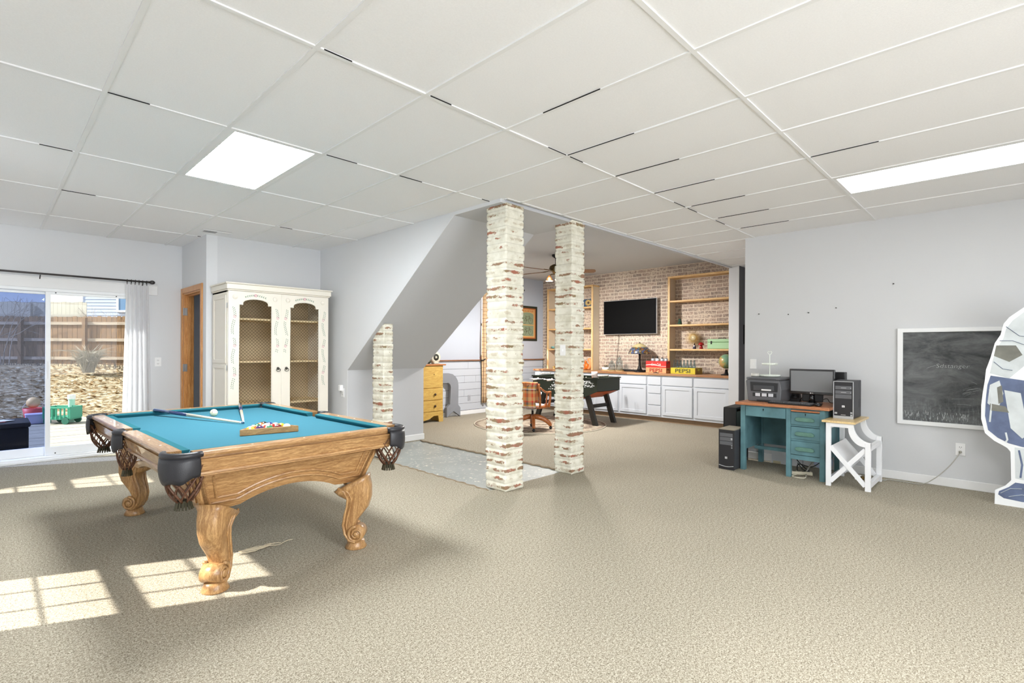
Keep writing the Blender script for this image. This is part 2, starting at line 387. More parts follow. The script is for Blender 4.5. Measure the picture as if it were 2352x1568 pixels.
mx = x.n('Mix', data_type='RGBA'); x.l(ml, 0, mx, 0); x.l(br, 'Color', mx, 6); mx.inputs[7].default_value = lin((214, 198, 178)); x.l(mx, 2, x.b, 'Base Color')
x.b.inputs['Roughness'].default_value = .9
hh = x.n('Math', {1: -1.0}, operation='MULTIPLY'); x.l(br, 'Fac', hh, 0); h2 = x.n('Math', operation='ADD'); x.l(hh, 0, h2, 0); x.l(sm, 'Fac', h2, 1)
x.bump(h2, 0, .5, .012); m_brick = x.m
struct(MB().box(XB, XB + .12, 2.30, YF, 0, Z2).build('wall_brick', m_brick))
# shiplap wainscot on the far den wall, with staggered joints and a wooden cap
mb = MB(); rnd = random.Random(5)
for k in range(8):
    z0 = .09 + k * .139; cuts = [2.2] + sorted(rnd.uniform(2.6, 6.6) for _ in range(3)) + [6.88]
    if k == 6: cuts = [2.2, 4.57, 6.88]
    for a, b in zip(cuts, cuts[1:]): mb.box(a + .002, b - .002, YF - .018, YF, z0 + .002, min(z0 + .136, 1.085))
struct(mb.build('trim_5', m_ship))
struct(MB().box(2.2, XB, YF - .012, YF - .001, .05, 1.08).build('trim_6', m_gap))
struct(MB().box(2.2, XB, YF - .06, YF, 1.085, 1.105).build('trim_7', m_cap))
# baseboards
def base(name, *boxes):
    mb = MB()
    for b in boxes: mb.box(*b, 0, .085)
    return struct(mb.build(name, m_trim, bevel=.006))
base('baseboard_right', (XR - .014, XR, -5, 1.334))
base('baseboard_left', (-.92, -.42, YL - .014, YL))
base('baseboard_closet', (-.434, -.42, 5.89, 6.02), (-.434, 1.0, 5.886, 5.9))
base('baseboard_stair', (.986, 1.0, YS, 5.89), (1.04, 2.21, YS - .014, YS))
base('baseboard_den', (2.2, XB, YF - .032, YF - .016))
base('baseboard_hall', (6.25, 9, 2.136, 2.15), (6.236, 6.25, 2.136, 2.31))

# ------------------------------------------------------------- sliding door
d = thing('door_1', 'white vinyl sliding glass door to the deck', 'door', (0, YL, 0)); d['kind'] = 'structure'; del d['category']
mb = MB()
mb.box(DX0, DX1, -.06, .14, .0, .05).box(DX0, DX1, -.03, .14, 1.965, 2.0).box(DX1 - .03, DX1, -.03, .14, .03, 2.0).box(DX0, DX0 + .03, -.03, .14, .03, 2.0)
mb.box(DX0, DX1, -.075, -.03, .0, .028)
mb.build('door_frame', m_vinyl, d, bevel=.004)
mb = MB().box(DX0 - .02, DX1 + .22, -.022, 0, 2.0, 2.125).box(DX0 - .02, DX1 + .22, -.03, 0, 2.115, 2.13).box(DX1, DX1 + .055, -.018, 0, 0, 2.0); mb.build('casing', m_trim, d, bevel=.004)
def leaf(x0, x1, y0, y1, gm, name):
    z0, z1, s, b = .05, 1.965, .045, .1
    mb = MB().prism([(x0, z0), (x1, z0), (x1, z1), (x0, z1)], y0, y1, 'y', [[(x0 + s, z0 + b), (x1 - s, z0 + b), (x1 - s, z1 - .03), (x0 + s, z1 - .03)]])
    o = mb.build(name, m_vinyl, d, bevel=.004); MB().box(x0 + s, x1 - s, (y0 + y1) / 2 - .003, (y0 + y1) / 2 + .003, z0 + b, z1 - .03).build('pane', gm, o)
    return o
l1 = leaf(-1.79, DX1 - .03, .0, .04, m_pane, 'sliding_panel')
l2 = leaf(DX0 + .03, -1.74, .06, .1, m_screenpane, 'fixed_panel')
MB().box(-1.775, -1.76, -.012, 0, .95, 1.15).build('latch', m_trim, l1, bevel=.003)
mb = MB()
for (px, pz) in ((-1.70, .075), (-1.13, 1.955), (-1.70, 1.955)): mb.cyl((px, -.004, pz), .007, .006, 10, 'y')
mb.build('screw_cap', m_black, l1)

# ------------------------------------------------------------- side windows (outside the frame; the sun comes in through them)
for n_, (a, b, z0, z1) in enumerate([(w[0], w[1], .90, 2.13) for w in WIN]):
    o = thing('window_%d' % (n_ + 1), 'white double-hung window with muntins', 'window', (XW, 0, 0)); o['kind'] = 'structure'; del o['category']
    mb = MB().prism([(a, z0), (b, z0), (b, z1), (a, z1)], -.12, -.06, 'x', [[(a + .03, z0 + .03), (b - .03, z0 + .03), (b - .03, z1 - .03), (a + .03, z1 - .03)]])
    zm = 1.50; mb.box(-.12, -.06, a, b, zm - .035, zm + .035)
    for k in (1, 2): yy = lerp(a, b, k / 3); mb.box(-.095, -.085, yy - .008, yy + .008, z0, z1)
    for zz in ((z0 + zm) / 2, (z1 + zm) / 2): mb.box(-.095, -.085, a, b, zz - .008, zz + .008)
    mb.build('window_frame', m_vinyl, o)
    MB().box(-.02, .02, a - .06, b + .06, z0 - .02, z0).build('window_sill', m_trim, o)
# den window
o = thing('window_3', 'white den window behind the tan checked curtain', 'window', (0, YF, 0)); o['kind'] = 'structure'; del o['category']
mb = MB().prism([(4.93, 1.16), (6.0, 1.16), (6.0, 2.5), (4.93, 2.5)], .02, .07, 'y', [[(4.96, 1.2), (5.97, 1.2), (5.97, 2.46), (4.96, 2.46)]])
mb.box(4.93, 6.0, .02, .07, 1.81, 1.86)
for xx in (5.3, 5.63): mb.box(xx - .006, xx + .006, .04, .05, 1.2, 2.46)
for zz in (1.52, 2.15): mb.box(4.96, 5.97, .04, .05, zz - .006, zz + .006)
mb.build('window_frame', m_vinyl, o)
MB().box(4.9, 6.03, -.04, .1, 1.125, 1.16).build('window_sill', mat('sill_brick_red', (170, 120, 110), .8), o)

# ------------------------------------------------------------- closet door frame in oak
o = thing('door_2', 'oak door frame standing open on the closet', 'door', (-.42, 0, 0)); o['kind'] = 'structure'; del o['category']
mb = MB().prism([(6.03, 0), (6.99, 0), (6.99, 2.11), (6.03, 2.11)], -.016, 0, 'x', [[(6.10, 0), (6.92, 0), (6.92, 2.04), (6.10, 2.04)]])
mb.build('casing', m_oak, o, bevel=.005)
mb = MB().box(0, .12, 6.90, 6.92, 0, 2.04).box(0, .12, 6.10, 6.12, 0, 2.04).box(0, .12, 6.12, 6.90, 2.02, 2.04)
mb.build('jamb', m_oak, o, bevel=.003)
mb = MB().box(.045, .08, 6.885, 6.90, 0, 2.02).box(.045, .08, 6.12, 6.135, 0, 2.02).box(.045, .08, 6.135, 6.885, 2.005, 2.02)
mb.build('door_stop', m_oak, o, bevel=.002)
for zz in (1.80, 1.05, .25):
    MB().box(.002, .04, 6.893, 6.9, zz - .05, zz + .05).cyl((-.004, 6.893, zz - .05), .008, .1, 10).build('hinge', m_chrome, o)
# hall doorway picture is a thing; see den section
# ------------------------------------------------------------- outside: deck, yard, fences, neighbours
m_deck = wood('weathered_deck_board', (184, 178, 166), (132, 124, 112), (1, 14, 14), 2.5, .85, coat=0)
m_leafy = speckle('leaf_litter', ((84, 66, 44), (140, 122, 94), (190, 178, 154)), 9, .8, .05, bigscale=.5, big=.12)
m_cedar = wood('cedar_picket', (138, 106, 72), (92, 70, 50), (8, 8, 1), 1.6, .85, coat=0)
m_rail = wood('weathered_rail', (176, 160, 142), (136, 122, 106), (1, 10, 10), 1.6, .85, coat=0)
dk = MB(); rnd = random.Random(2)
for k in range(34):
    y0 = YL + .15 + k * .145; off = rnd.uniform(-.5, .5)
    for a, b in ((-6, -2.6 + off), (-2.597 + off, .4 + off), (.403 + off, 3)): dk.box(a, b, y0, y0 + .138, -.09, -.05 + rnd.uniform(-.002, .002))
o = dk.build('deck_floor', m_deck); struct(o)
def gz(x, y): return -.2 + min(1.0, max(0, (y - 11.8) / 7.2)) * .98 + .05 * math.sin(x * 1.3 + y) + (y - 19) * .02 * (y > 19)
mb = MB().smooth(); mb.grid(lambda u, v: (lerp(-24, 16, u), lerp(7.2, 44, v), gz(lerp(-24, 16, u), lerp(7.2, 44, v)) if lerp(7.2, 44, v) > 11.9 else -.2), 60, 70)
struct(mb.build('ground_yard', m_leafy))
mb = MB(); rnd = random.Random(9)
for k in range(2600):
    x, y = rnd.uniform(-7, 3), rnd.uniform(11.6, 19.2); z = gz(x, y) + .015; a = rnd.uniform(0, PI); s_ = rnd.uniform(.03, .07); c, q = math.cos(a) * s_, math.sin(a) * s_
    t = rnd.uniform(-.03, .03); mb.mat(rnd.randrange(3)).add([(x - c, y - q, z), (x + q * .5, y - c * .5, z + t), (x + c, y + q, z + .02), (x - q * .5, y + c * .5, z + .03)], [(0, 1, 2, 3)])
o = mb.build('fallen_leaves', [mat('leaf_tan', (168, 142, 104), .9), mat('leaf_brown', (150, 118, 80), .9), mat('leaf_pale', (198, 186, 160), .9)]); o['kind'] = 'stuff'; tag(o, 'dry tan leaves scattered over the sloping back yard', 'leaves')
# cedar fence, square to the view
def fence(name, label, P0, along, n0, n1, h, mats, rails, post_every=14, dog=True, z0=.72):
    o = thing(name, label, 'fence', (P0[0], P0[1], 0), math.atan2(along[1], along[0])); mb = MB(); rnd = random.Random(n1)
    for k in range(n0, n1):
        x = k * .152; hh = h + rnd.uniform(-.02, .02); g = z0 - .03 + rnd.uniform(-.01, .01)
        c = .03
        pl = [(x, g), (x + .142, g), (x + .142, z0 + hh - c), (x + .142 - c, z0 + hh), (x + c, z0 + hh), (x, z0 + hh - c)] if dog else [(x, g), (x + .146, g), (x + .146, z0 + hh), (x, z0 + hh)]
        mb.prism(pl, 0, .02, 'y')
    mb.build('picket_panel', mats[0], o)
    for zz in rails: MB().box(n0 * .152, n1 * .152, -.045, 0, z0 + zz - .045, z0 + zz + .045).build('fence_rail', mats[1], o)
    for k in range(n0, n1, post_every): MB().box(k * .152 - .05, k * .152 + .05, -.14, -.045, z0 - .1, z0 + h - .05).build('fence_post', mats[0], o)
    return o
fence('cedar_fence', 'brown cedar picket fence with pale rails across the back yard', (-.08, 19.56), (.70, -.714), -52, 26, 1.58, [m_cedar, m_rail], (.28, .85, 1.36), 13)
fence('board_fence', 'pale washed-out board fence standing behind the cedar fence', (-.45, 24.0), (.70, -.714), -70, 7, 2.2, [mat('pale_board', (166, 160, 146), .9, var=.08, vs=3), mat('pale_rail', (150, 144, 132), .9)], (.5, 1.7), 16, False, .8)
# neighbour's house: lap siding and a window
h_ = thing('neighbour_house', 'pale blue-grey house with lap siding beyond the fences', 'house', (.66, 28.2, 0), math.atan2(-.714, .70))
mb = MB()
for k in range(30): z = .8 + k * .14; mb.add([(0, -.02, z), (9, -.02, z), (9, 0, z + .14), (0, 0, z + .14), (0, .3, z), (9, .3, z), (9, .3, z + .14), (0, .3, z + .14)], [(0, 1, 2, 3), (0, 1, 5, 4)])
mb.box(0, 9, .02, .3, .5, 5); mb.build('siding_wall', mat('lap_siding', (150, 158, 176), .7), h_)
MB().box(-.06, .06, -.05, .1, .5, 5).build('corner_board', mat('corner_board', (240, 240, 240), .6), h_)
mb = MB().prism([(1.55, 2.9), (2.9, 2.9), (2.9, 3.9), (1.55, 3.9)], -.06, 0, 'y', [[(1.63, 2.98), (2.82, 2.98), (2.82, 3.82), (1.63, 3.82)]]); w_ = mb.build('house_window', m_trim, h_)
MB().box(1.63, 2.82, -.03, -.02, 2.98, 3.82).build('pane', mat('blue_glass', (96, 122, 150), .1), w_)
MB().prism([(-.5, 5), (9.2, 5), (4.5, 7.4)], -.6, .4, 'y').build('roof', mat('roof_grey', (120, 118, 116), .9), h_)
# dry ornamental grass at the fence foot and a bare bush
m_straw = mat('dry_straw', (150, 142, 128), .9); m_twig = mat('grey_twig', (150, 138, 124), .9)
mb = MB(); rnd = random.Random(4)
for k in range(240):
    a = rnd.uniform(0, 2 * PI); l = rnd.uniform(.35, .9); r = l * rnd.uniform(.2, .85)
    p0 = Vector((rnd.uniform(-.12, .12), rnd.uniform(-.12, .12), 0)); p1 = p0 + Vector((math.cos(a) * r * .4, math.sin(a) * r * .4, l * .7)); p2 = p0 + Vector((math.cos(a) * r, math.sin(a) * r, l * rnd.uniform(.5, .95)))
    mb.tube([p0, p1, p2], [.008, .01, .004], 4)
tag(mb.build('dry_grass_clump', m_straw, loc=(-.25, 17.7, .62)), 'clump of dry pale ornamental grass at the foot of the cedar fence', 'plant')
def bush(loc, n, hgt, seed, label, m_):
    mb = MB(); rnd = random.Random(seed)
    def grow(p, d, l, r, k):
        q = p + d * l; mb.tube([p, (p + q) / 2 + Vector([rnd.uniform(-.04, .04) * l for _ in range(3)]), q], [r, r * .8, r * .6], 4)
        if k:
            for _ in range(3): grow(q, (d + Vector([rnd.uniform(-.7, .7) for _ in range(3)])).normalized(), l * .72, r * .6, k - 1)
    for _ in range(n): grow(Vector((rnd.uniform(-.2, .2), rnd.uniform(-.2, .2), 0)), Vector((rnd.uniform(-.4, .4), rnd.uniform(-.3, .3), 1)).normalized(), hgt * .4, .018, 3)
    tag(mb.build('bare_shrub', m_, loc=loc), label, 'shrub')
bush((.3, 20.6, .8), 4, 1.9, 11, 'bare grey twiggy shrub rising behind the cedar fence near the house window', m_twig)
bush((-1.9, 20.8, .8), 3, 2.1, 12, 'bare twiggy shrub behind the cedar fence, left of the door post', m_twig)
mb = MB(); rnd = random.Random(14)
for k in range(400):
    x = rnd.uniform(-3.5, 1.4); y = 19.2 - (x + .08) * 1.02 - rnd.uniform(.0, .5); l = rnd.uniform(.05, .25)
    mb.tube([(x, y, .6), (x + rnd.uniform(-.1, .1), y + rnd.uniform(-.1, .1), .68 + l)], [.012, .004], 3)
o = mb.build('fence_undergrowth', mat('undergrowth', (96, 88, 80), .95)); o['kind'] = 'stuff'; tag(o, 'dark matted undergrowth along the foot of the cedar fence', 'undergrowth')
# things on and beside the deck
t = thing('patio_ottoman', 'black wicker patio ottoman with papers on it outside the sliding door', 'ottoman', (-2.25, 8.15, -.05))
MB().box(-.36, .36, -.3, .3, .08, .36).build('base', mat('black_wicker', (28, 28, 30), .7, bump=.8, bs=120), t, bevel=.02)
MB().box(-.38, .38, -.32, .32, .36, .42).build('cushion', mat('charcoal_cushion', (50, 50, 54), .9), t, bevel=.02)
for sx in (-.32, .32):
    for sy in (-.26, .26): MB().cyl((sx, sy, 0), .02, .09, 10).build('leg', m_black, t)
t2 = thing('paper_stack', 'loose white and red papers on the black patio ottoman', 'papers', (-2.2, 8.1, .37))
for k, (c_, a_) in enumerate((((240, 236, 226), .2), ((206, 110, 96), -.3), ((246, 240, 222), .6))): MB().box(-.13, .13, -.09, .09, k * .005, k * .005 + .004).build('sheet', mat('sheet%d' % k, c_, .8), t2, loc=(k * .04 - .05, 0, 0), rot=(0, 0, a_))
tag(MB().smooth().sphere((0, 0, 0), .1, 20).build('toy_ball', mat('peach_ball', (246, 206, 150), .5), loc=(-1.66, 11.9, .30)), 'peach coloured toy ball resting in the red bucket', 'toy ball')
t = thing('toy_bucket', 'red plastic toy bucket on the far edge of the deck', 'toy bucket', (-1.66, 11.9, -.05))
MB().smooth().lathe([(0, 0), (.11, 0), (.15, .25), (.14, .25), (.10, .02), (0, .02)], n=20).build('bucket_body', mat('red_plastic', (226, 92, 92), .5), t)
MB().tube([(.145 * math.cos(a), .0, .25 + .12 * math.sin(a)) for a in [PI * k / 10 for k in range(11)]], .006, 6).build('handle', m_trim, t)
tag(MB().box(-.16, .16, -.12, .12, 0, .16).box(-.17, .17, -.13, .13, .15, .18).build('toy_bin', mat('lilac_plastic', (196, 190, 226), .5), loc=(-1.62, 11.55, -.05), bevel=.015), 'pale lilac plastic bin in front of the red bucket', 'toy bin')
t = thing('toy_wagon', 'green plastic toy wagon on the deck outside the door', 'toy wagon', (-1.30, 11.24, -.05), -.7)
mb = MB().box(-.22, .22, -.14, .14, .08, .13)
for k in range(7): mb.box(-.22 + k * .068, -.20 + k * .068, -.15, -.13, .1, .3).box(-.22 + k * .068, -.20 + k * .068, .13, .15, .1, .3)
mb.box(-.23, .23, -.155, -.13, .28, .31).box(-.23, .23, .13, .155, .28, .31).box(-.23, -.21, -.15, .15, .1, .31).box(.21, .23, -.15, .15, .1, .31)
mb.build('wagon_body', mat('green_plastic', (58, 146, 120), .5), t, bevel=.004)
for sx in (-.15, .15):
    for sy in (-.16, .14): MB().cyl((sx, sy, .06), .06, .025, 16, 'y').build('wheel', mat('dark_green_wheel', (40, 100, 84), .6) if sx < 0 and sy < 0 else bpy.data.materials['dark_green_wheel'], t)
t = thing('toy_post', 'pale green toy post with a white top beside the wagon', 'toy post', (-1.17, 11.35, -.05))
MB().cyl((0, 0, 0), .05, .42, 14).build('post', mat('mint_plastic', (170, 214, 196), .5), t)
MB().cyl((0, 0, .42), .06, .08, 14).build('post_cap', m_trim, t)
# ------------------------------------------------------------- pool table
m_cloth = mat('teal_cloth', (62, 116, 134), .95, bump=.25, bs=420, var=.05, vs=260, bd=.001, spec=.1)
m_cloth2 = mat('teal_cushion_cloth', (44, 106, 118), .95, bump=.2, bs=420, bd=.001, spec=.1)
OC = ((194, 154, 104), (138, 98, 58))
m_tox = wood('table_oak_x', *OC, (1.2, 12, 12), 2.6, .33, 4, coat=.3)
m_toy = wood('table_oak_y', *OC, (12, 1.2, 12), 2.6, .3, 4, coat=.7)
m_toz = wood('table_oak_z', *OC, (9, 9, 1.4), 2.8, .35, 3)
m_leather = mat('black_leather', (44, 44, 48), .38, bump=.3, bs=300, bd=.002)
m_net = mat('brown_leather_net', (92, 60, 42), .5)
m_tassel = mat('dark_tassel', (66, 62, 46), .7)
m_pearl = mat('pearl_sight', (240, 236, 226), .3)
A_, B_, ZT_, ZB_ = .678, 1.12, .79, .757
PT = thing('pool_table', 'oak pool table with teal cloth, black leather pockets and scroll legs', 'pool table', (-1.0, 2.98, 0), math.radians(1.5))
MB().box(-.60, .60, -1.04, 1.04, ZB_ - .03, ZB_).build('playing_bed', m_cloth, PT)
def rail(cx, cy, ang, half, e0, e1):
    """ang turns local -y (outwards) ; e0/e1: cushion cut at the ends"""
    L0, L1 = -half, half
    prof = [(0, ZT_ - .004), (-.005, ZT_ - .016), (.001, ZT_ - .027), (.024, ZT_ - .028), (.024, ZT_ - .038), (.006, ZT_ - .040), (.009, ZT_ - .05), (.014, ZT_ - .052), (.028, ZT_ - .105), (.022, ZT_ - .109), (.020, ZT_ - .119), (.03, ZT_ - .124), (.03, ZT_ - .13), (.075, ZT_ - .13), (.075, ZT_ - .001), (.006, ZT_)]
    M_ = Matrix.Translation((cx, cy, 0)) @ Matrix.Rotation(ang, 4, 'Z')
    mb = MB(); mb.T = M_; mb.prism([(-q, z) for q, z in prof], L0, L1, 'x')
    # prism 'x' takes (y,z): shift so that the outer edge lies at local y = 0, wood towards +y
    for i, p in enumerate(mb.v): pass
    return M_, L0, L1, prof
def add_rail(cx, cy, ang, half, e0, e1, wm):
    M_, L0, L1, prof = rail(cx, cy, ang, half, e0, e1)
    mb = MB(); mb.T = M_; mb.prism([(q, z) for q, z in prof], L0, L1, 'x'); r = mb.build('rail', wm, PT)
    mb = MB(); mb.T = M_
    # cushion: top edge from the wood to the nose, nose, undercut
    y0, yn = .075, .120
    A = [(L0, y0, ZT_ - .001), (L1, y0, ZT_ - .001), (L1 - e1, yn, ZT_ - .006), (L0 + e0, yn, ZT_ - .006)]
    Bv = [(L0, y0, ZB_ - .002), (L1, y0, ZB_ - .002), (L1 - e1 * .7, yn - .016, ZB_ - .002), (L0 + e0 * .7, yn - .016, ZB_ - .002)]
    N = [(L1 - e1, yn, ZT_ - .012), (L0 + e0, yn, ZT_ - .012)]
    mb.add(A + Bv + N, [(0, 1, 2, 3), (3, 2, 8, 9), (9, 8, 6, 7), (4, 7, 6, 5), (0, 3, 9, 7, 4), (1, 5, 6, 8, 2), (0, 4, 5, 1)])
    mb.build('cushion', m_cloth2, r)
    return M_
ge, gs = .105, .055
Ms = []
Ms.append((add_rail(0, -B_, 0, A_ - ge, .035, .035, m_tox), A_ - ge))
Ms.append((add_rail(0, B_, PI, A_ - ge, .035, .035, m_tox), A_ - ge))
hl = (B_ - ge - gs) / 2; yc = gs + hl
for sy in (-1, 1):
    Ms.append((add_rail(A_, sy * yc, PI / 2, hl, .035 if sy < 0 else .02, .02 if sy < 0 else .035, m_toy), hl))
    Ms.append((add_rail(-A_, sy * yc, -PI / 2, hl, .02 if sy < 0 else .035, .035 if sy < 0 else .02, m_toy), hl))
for M_, h2 in Ms:
    for k in (-1, 0, 1):
        mb = MB(); mb.T = M_; mb.cyl((k * h2 * .5, .038, ZT_ - .001), .006, .0016, 10); mb.build('sight_inlay', m_pearl, PT)
# body: tapering panels with an arched lower edge and a raised frame moulding
def bodyside(half_t, half_b, off_t, off_b, ang, wm, arch):
    zt, zb = ZT_ - .13, .425
    M_ = Matrix.Rotation(ang, 4, 'Z')
    n = 20; low = []
    for i in range(n + 1):
        u = -1 + 2 * i / n
        a = abs(u)
        zz = zb + arch * (1 - min(1, max(0, (a - 0.0) / .62)) ** 2) if a < .62 else zb
        low.append((u, zz))
    def P(u, z, d=0):
        t = (z - zb) / (zt - zb); hw = lerp(half_b, half_t, t); off = lerp(off_b, off_t, t)
        return (u * hw, -(off + d), z)
    mb = MB(); mb.T = M_
    k = len(low); vs = [P(u, z) for u, z in low] + [P(u, zt) for u, z in low] + [P(u, z, -.03) for u, z in low] + [P(u, zt, -.03) for u, z in low]
    fs = []
    for i in range(k - 1):
        fs += [(i, i + 1, k + i + 1, k + i), (2 * k + i, 3 * k + i, 3 * k + i + 1, 2 * k + i + 1), (i, 2 * k + i, 2 * k + i + 1, i + 1), (k + i, k + i + 1, 3 * k + i + 1, 3 * k + i)]
    fs += [(0, k, 3 * k, 2 * k), (k - 1, 3 * k - 1, 4 * k - 1, 2 * k - 1)]
    mb.add(vs, fs); p = mb.build('apron_panel', wm, PT)
    mo = MB(); mo.T = M_
    for s_, dd in ((0.92, .045), (0.84, .075)):
        path = []
        for i in range(41):
            u = -s_ + 2 * s_ * i / 40; a = abs(u)
            zz = (zb + arch * (1 - (a / .62) ** 2) if a < .62 else zb) + dd
            path.append(P(u, zz, .003))
        path = [P(-s_, zt - .03, .001)] + path + [P(s_, zt - .03, .001)]
        mo.tube(path, .0075, 6)
    mo.tube([P(-.98, zt - .012, .004), P(.98, zt - .012, .004)], .009, 8)
    mo.build('panel_moulding', wm, p)
bodyside(.545, .475, 1.0, .905, 0, m_tox, .075); bodyside(.545, .475, 1.0, .905, PI, m_tox, .075)
bodyside(1.0, .905, .545, .475, PI / 2, m_toy, .085); bodyside(1.0, .905, .545, .475, -PI / 2, m_toy, .085)
for sx in (-1, 1):
    for sy in (-1, 1):
        mb = MB()
        for q in (0, .018):
            mb.tube([(sx * (.545 - q * .3), sy * (1.0 - .0), ZT_ - .13), (sx * (.475 - q * .3), sy * .905, .425)], .011, 6)
        mb.build('corner_post', m_toz, PT)
# legs: an S-scroll sawn profile, thick, set on the diagonal, volute outwards at the foot
def s_leg():
    mb = MB().smooth()
    # centre line (outward distance, z) and half-thickness in the plane of the S
    cl = [(-.015, .43, .125), (.0, .40, .112), (.02, .37, .098), (.03, .33, .082), (.026, .29, .070), (.008, .25, .056), (-.012, .21, .047), (-.026, .17, .042), (-.030, .13, .040), (-.018, .095, .040), (.0, .07, .034), (.02, .055, .03)]
    w = .058; k = 16; rings = []
    for i, (o_, z, t) in enumerate(cl):
        a = cl[max(0, i - 1)]; b = cl[min(len(cl) - 1, i + 1)]; d = Vector((b[0] - a[0], b[1] - a[1])).normalized(); nn = Vector((-d.y, d.x))
        ww = w * (1.2 if z > .4 else 1.0) * (.74 + .26 * min(1, z / .34)) * (1 + .25 * max(0, (z - .3) / .13))
        ring = []
        for j in range(k):
            g = 2 * PI * j / k; c_, s_ = math.cos(g), math.sin(g)
            c_ = math.copysign(abs(c_) ** .45, c_); s_ = math.copysign(abs(s_) ** .6, s_)
            ring.append((o_ + nn.x * t * c_, ww * s_, z + nn.y * t * c_))
        rings.append(ring)
    vs = [p for r in rings for p in r]; n = len(rings)
    fs = [(i * k + j, i * k + (j + 1) % k, (i + 1) * k + (j + 1) % k, (i + 1) * k + j) for i in range(n - 1) for j in range(k)] + [tuple(range(k)), tuple((n - 1) * k + j for j in reversed(range(k)))]
    mb.add(vs, fs); return mb
def s_leg_extras():
    mb = MB().smooth()
    # volute roll at the foot and raised scroll line on both cheeks
    mb.cyl((.022, -.052, .098), .050, .104, 28, 'y')
    for sg in (-1, 1):
        sp_ = []
        for i in range(44):
            a = PI * .5 + i * .30; r = .052 * (1 - i / 50); sp_.append((.022 + r * math.cos(a), sg * .054, .098 + r * math.sin(a)))
        mb.tube(sp_, [.0105 * (1 - i / 80) for i in range(44)], 6)
        mb.sphere((.022, sg * .054, .098), .017, 12, (1, .6, 1))
        mb.tube([(-.09, sg * .072, .405), (-.052, sg * .068, .38), (-.030, sg * .058, .33), (-.035, sg * .054, .28), (-.052, sg * .050, .22), (-.062, sg * .049, .16), (-.050, sg * .050, .10), (-.02, sg * .053, .058), (.02, sg * .054, .047)], .009, 6)
        mb.tube([(-.06, sg * .070, .40), (-.025, sg * .066, .375), (-.005, sg * .058, .33), (-.012, sg * .054, .28), (-.03, sg * .050, .22), (-.042, sg * .049, .16), (-.03, sg * .050, .115)], .006, 6)
    return mb
def s_foot():
    mb = MB().smooth(); mb.lathe([(0, 0), (.066, 0), (.070, .006), (.058, .03), (.054, .05), (0, .05)], (.01, 0, 0), 24); return mb
for sx in (-1, 1):
    for sy in (-1, 1):
        a = math.atan2(sy, sx); P_ = (sx * .415, sy * .93, 0)
        l = s_leg().build('leg', m_toz, PT, loc=P_, rot=(0, 0, a), bevel=0)
        s_leg_extras().build('scroll_carving', m_toz, l); s_foot().build('foot', m_toz, l)
# pockets
def pocket(cx, cy, a_mid, spread, corner=True):
    """leather pocket round (cx, cy), bulging towards a_mid"""
    R = .088 if corner else .060; n = 16; A0, A1 = a_mid - spread, a_mid + spread
    mb = MB().smooth(); path = []
    for i in range(n + 1):
        a = lerp(A0, A1, i / n); path.append((cx + R * math.cos(a), cy + R * math.sin(a), ZT_ - .012))
    for e, pth in ((0, path[0]), (1, path[-1])):
        t = Vector((-math.sin(A0 if e == 0 else A1), math.cos(A0 if e == 0 else A1), 0)) * (-.03 if e == 0 else .03)
        q = tuple(Vector(pth) + t); path = [q] + path if e == 0 else path + [q]
    mb.tube(path, .019, 10, flat=.85)
    p = mb.build('pocket', m_leather, PT)
    mb = MB().smooth()
    Hs = .125 if corner else .11
    def shield(u, v):
        a = lerp(A0 - .15, A1 + .15, u); low = Hs * (.72 + .28 * math.sin(PI * u) + .05 * math.cos(u * PI * 6)); z = ZT_ - .022 - v * low; r = R + .012 + .006 * math.sin(v * PI)
        return (cx + r * math.cos(a), cy + r * math.sin(a), z)
    mb.grid(shield, 30, 5); mb.build('pocket_shield', m_leather, p, solid=.008)
    # net: crossing straps gathered at the bottom
    mb = MB().smooth(); k = 9; z0, z1 = ZT_ - .07, ZT_ - .255
    ccx, ccy = cx + .0 * math.cos(a_mid), cy + .0 * math.sin(a_mid)
    def rad(v): return R * (.98 - .08 * v - .45 * v ** 3 - .12 * v ** 6)
    for s_ in (-1, 1):
        for q in range(k):
            pt = []
            for i in range(13):
                v = i / 12; a = 2 * PI * q / k + s_ * v * 1.5; r = rad(v); pt.append((ccx + r * math.cos(a), ccy + r * math.sin(a), lerp(z0, z1, v)))
            mb.tube(pt, .0062, 5, flat=.5)
    mb.build('pocket_net', m_net, p)
    mb = MB(); zb = z1 + .004
    for q in range(16):
        a = 2 * PI * q / 16; r0_, r1_ = R * .34, R * .46
        mb.tube([(ccx + r0_ * math.cos(a), ccy + r0_ * math.sin(a), zb), (ccx + r1_ * math.cos(a), ccy + r1_ * math.sin(a), zb - .04)], .0085, 5, flat=.5)
    mb.cyl((ccx, ccy, zb - .025), R * .34, .03, 14); mb.build('tassel', m_tassel, p)
    MB().cyl((cx, cy, ZB_ - .028), R - .02, .0295, 20).build('pocket_mouth', m_gap, p)
for sx in (-1, 1):
    for sy in (-1, 1): pocket(sx * (A_ - .078), sy * (B_ - .078), math.atan2(sy, sx), 1.12)
    pocket(sx * (A_ - .035), 0, 0 if sx > 0 else PI, .95, False)

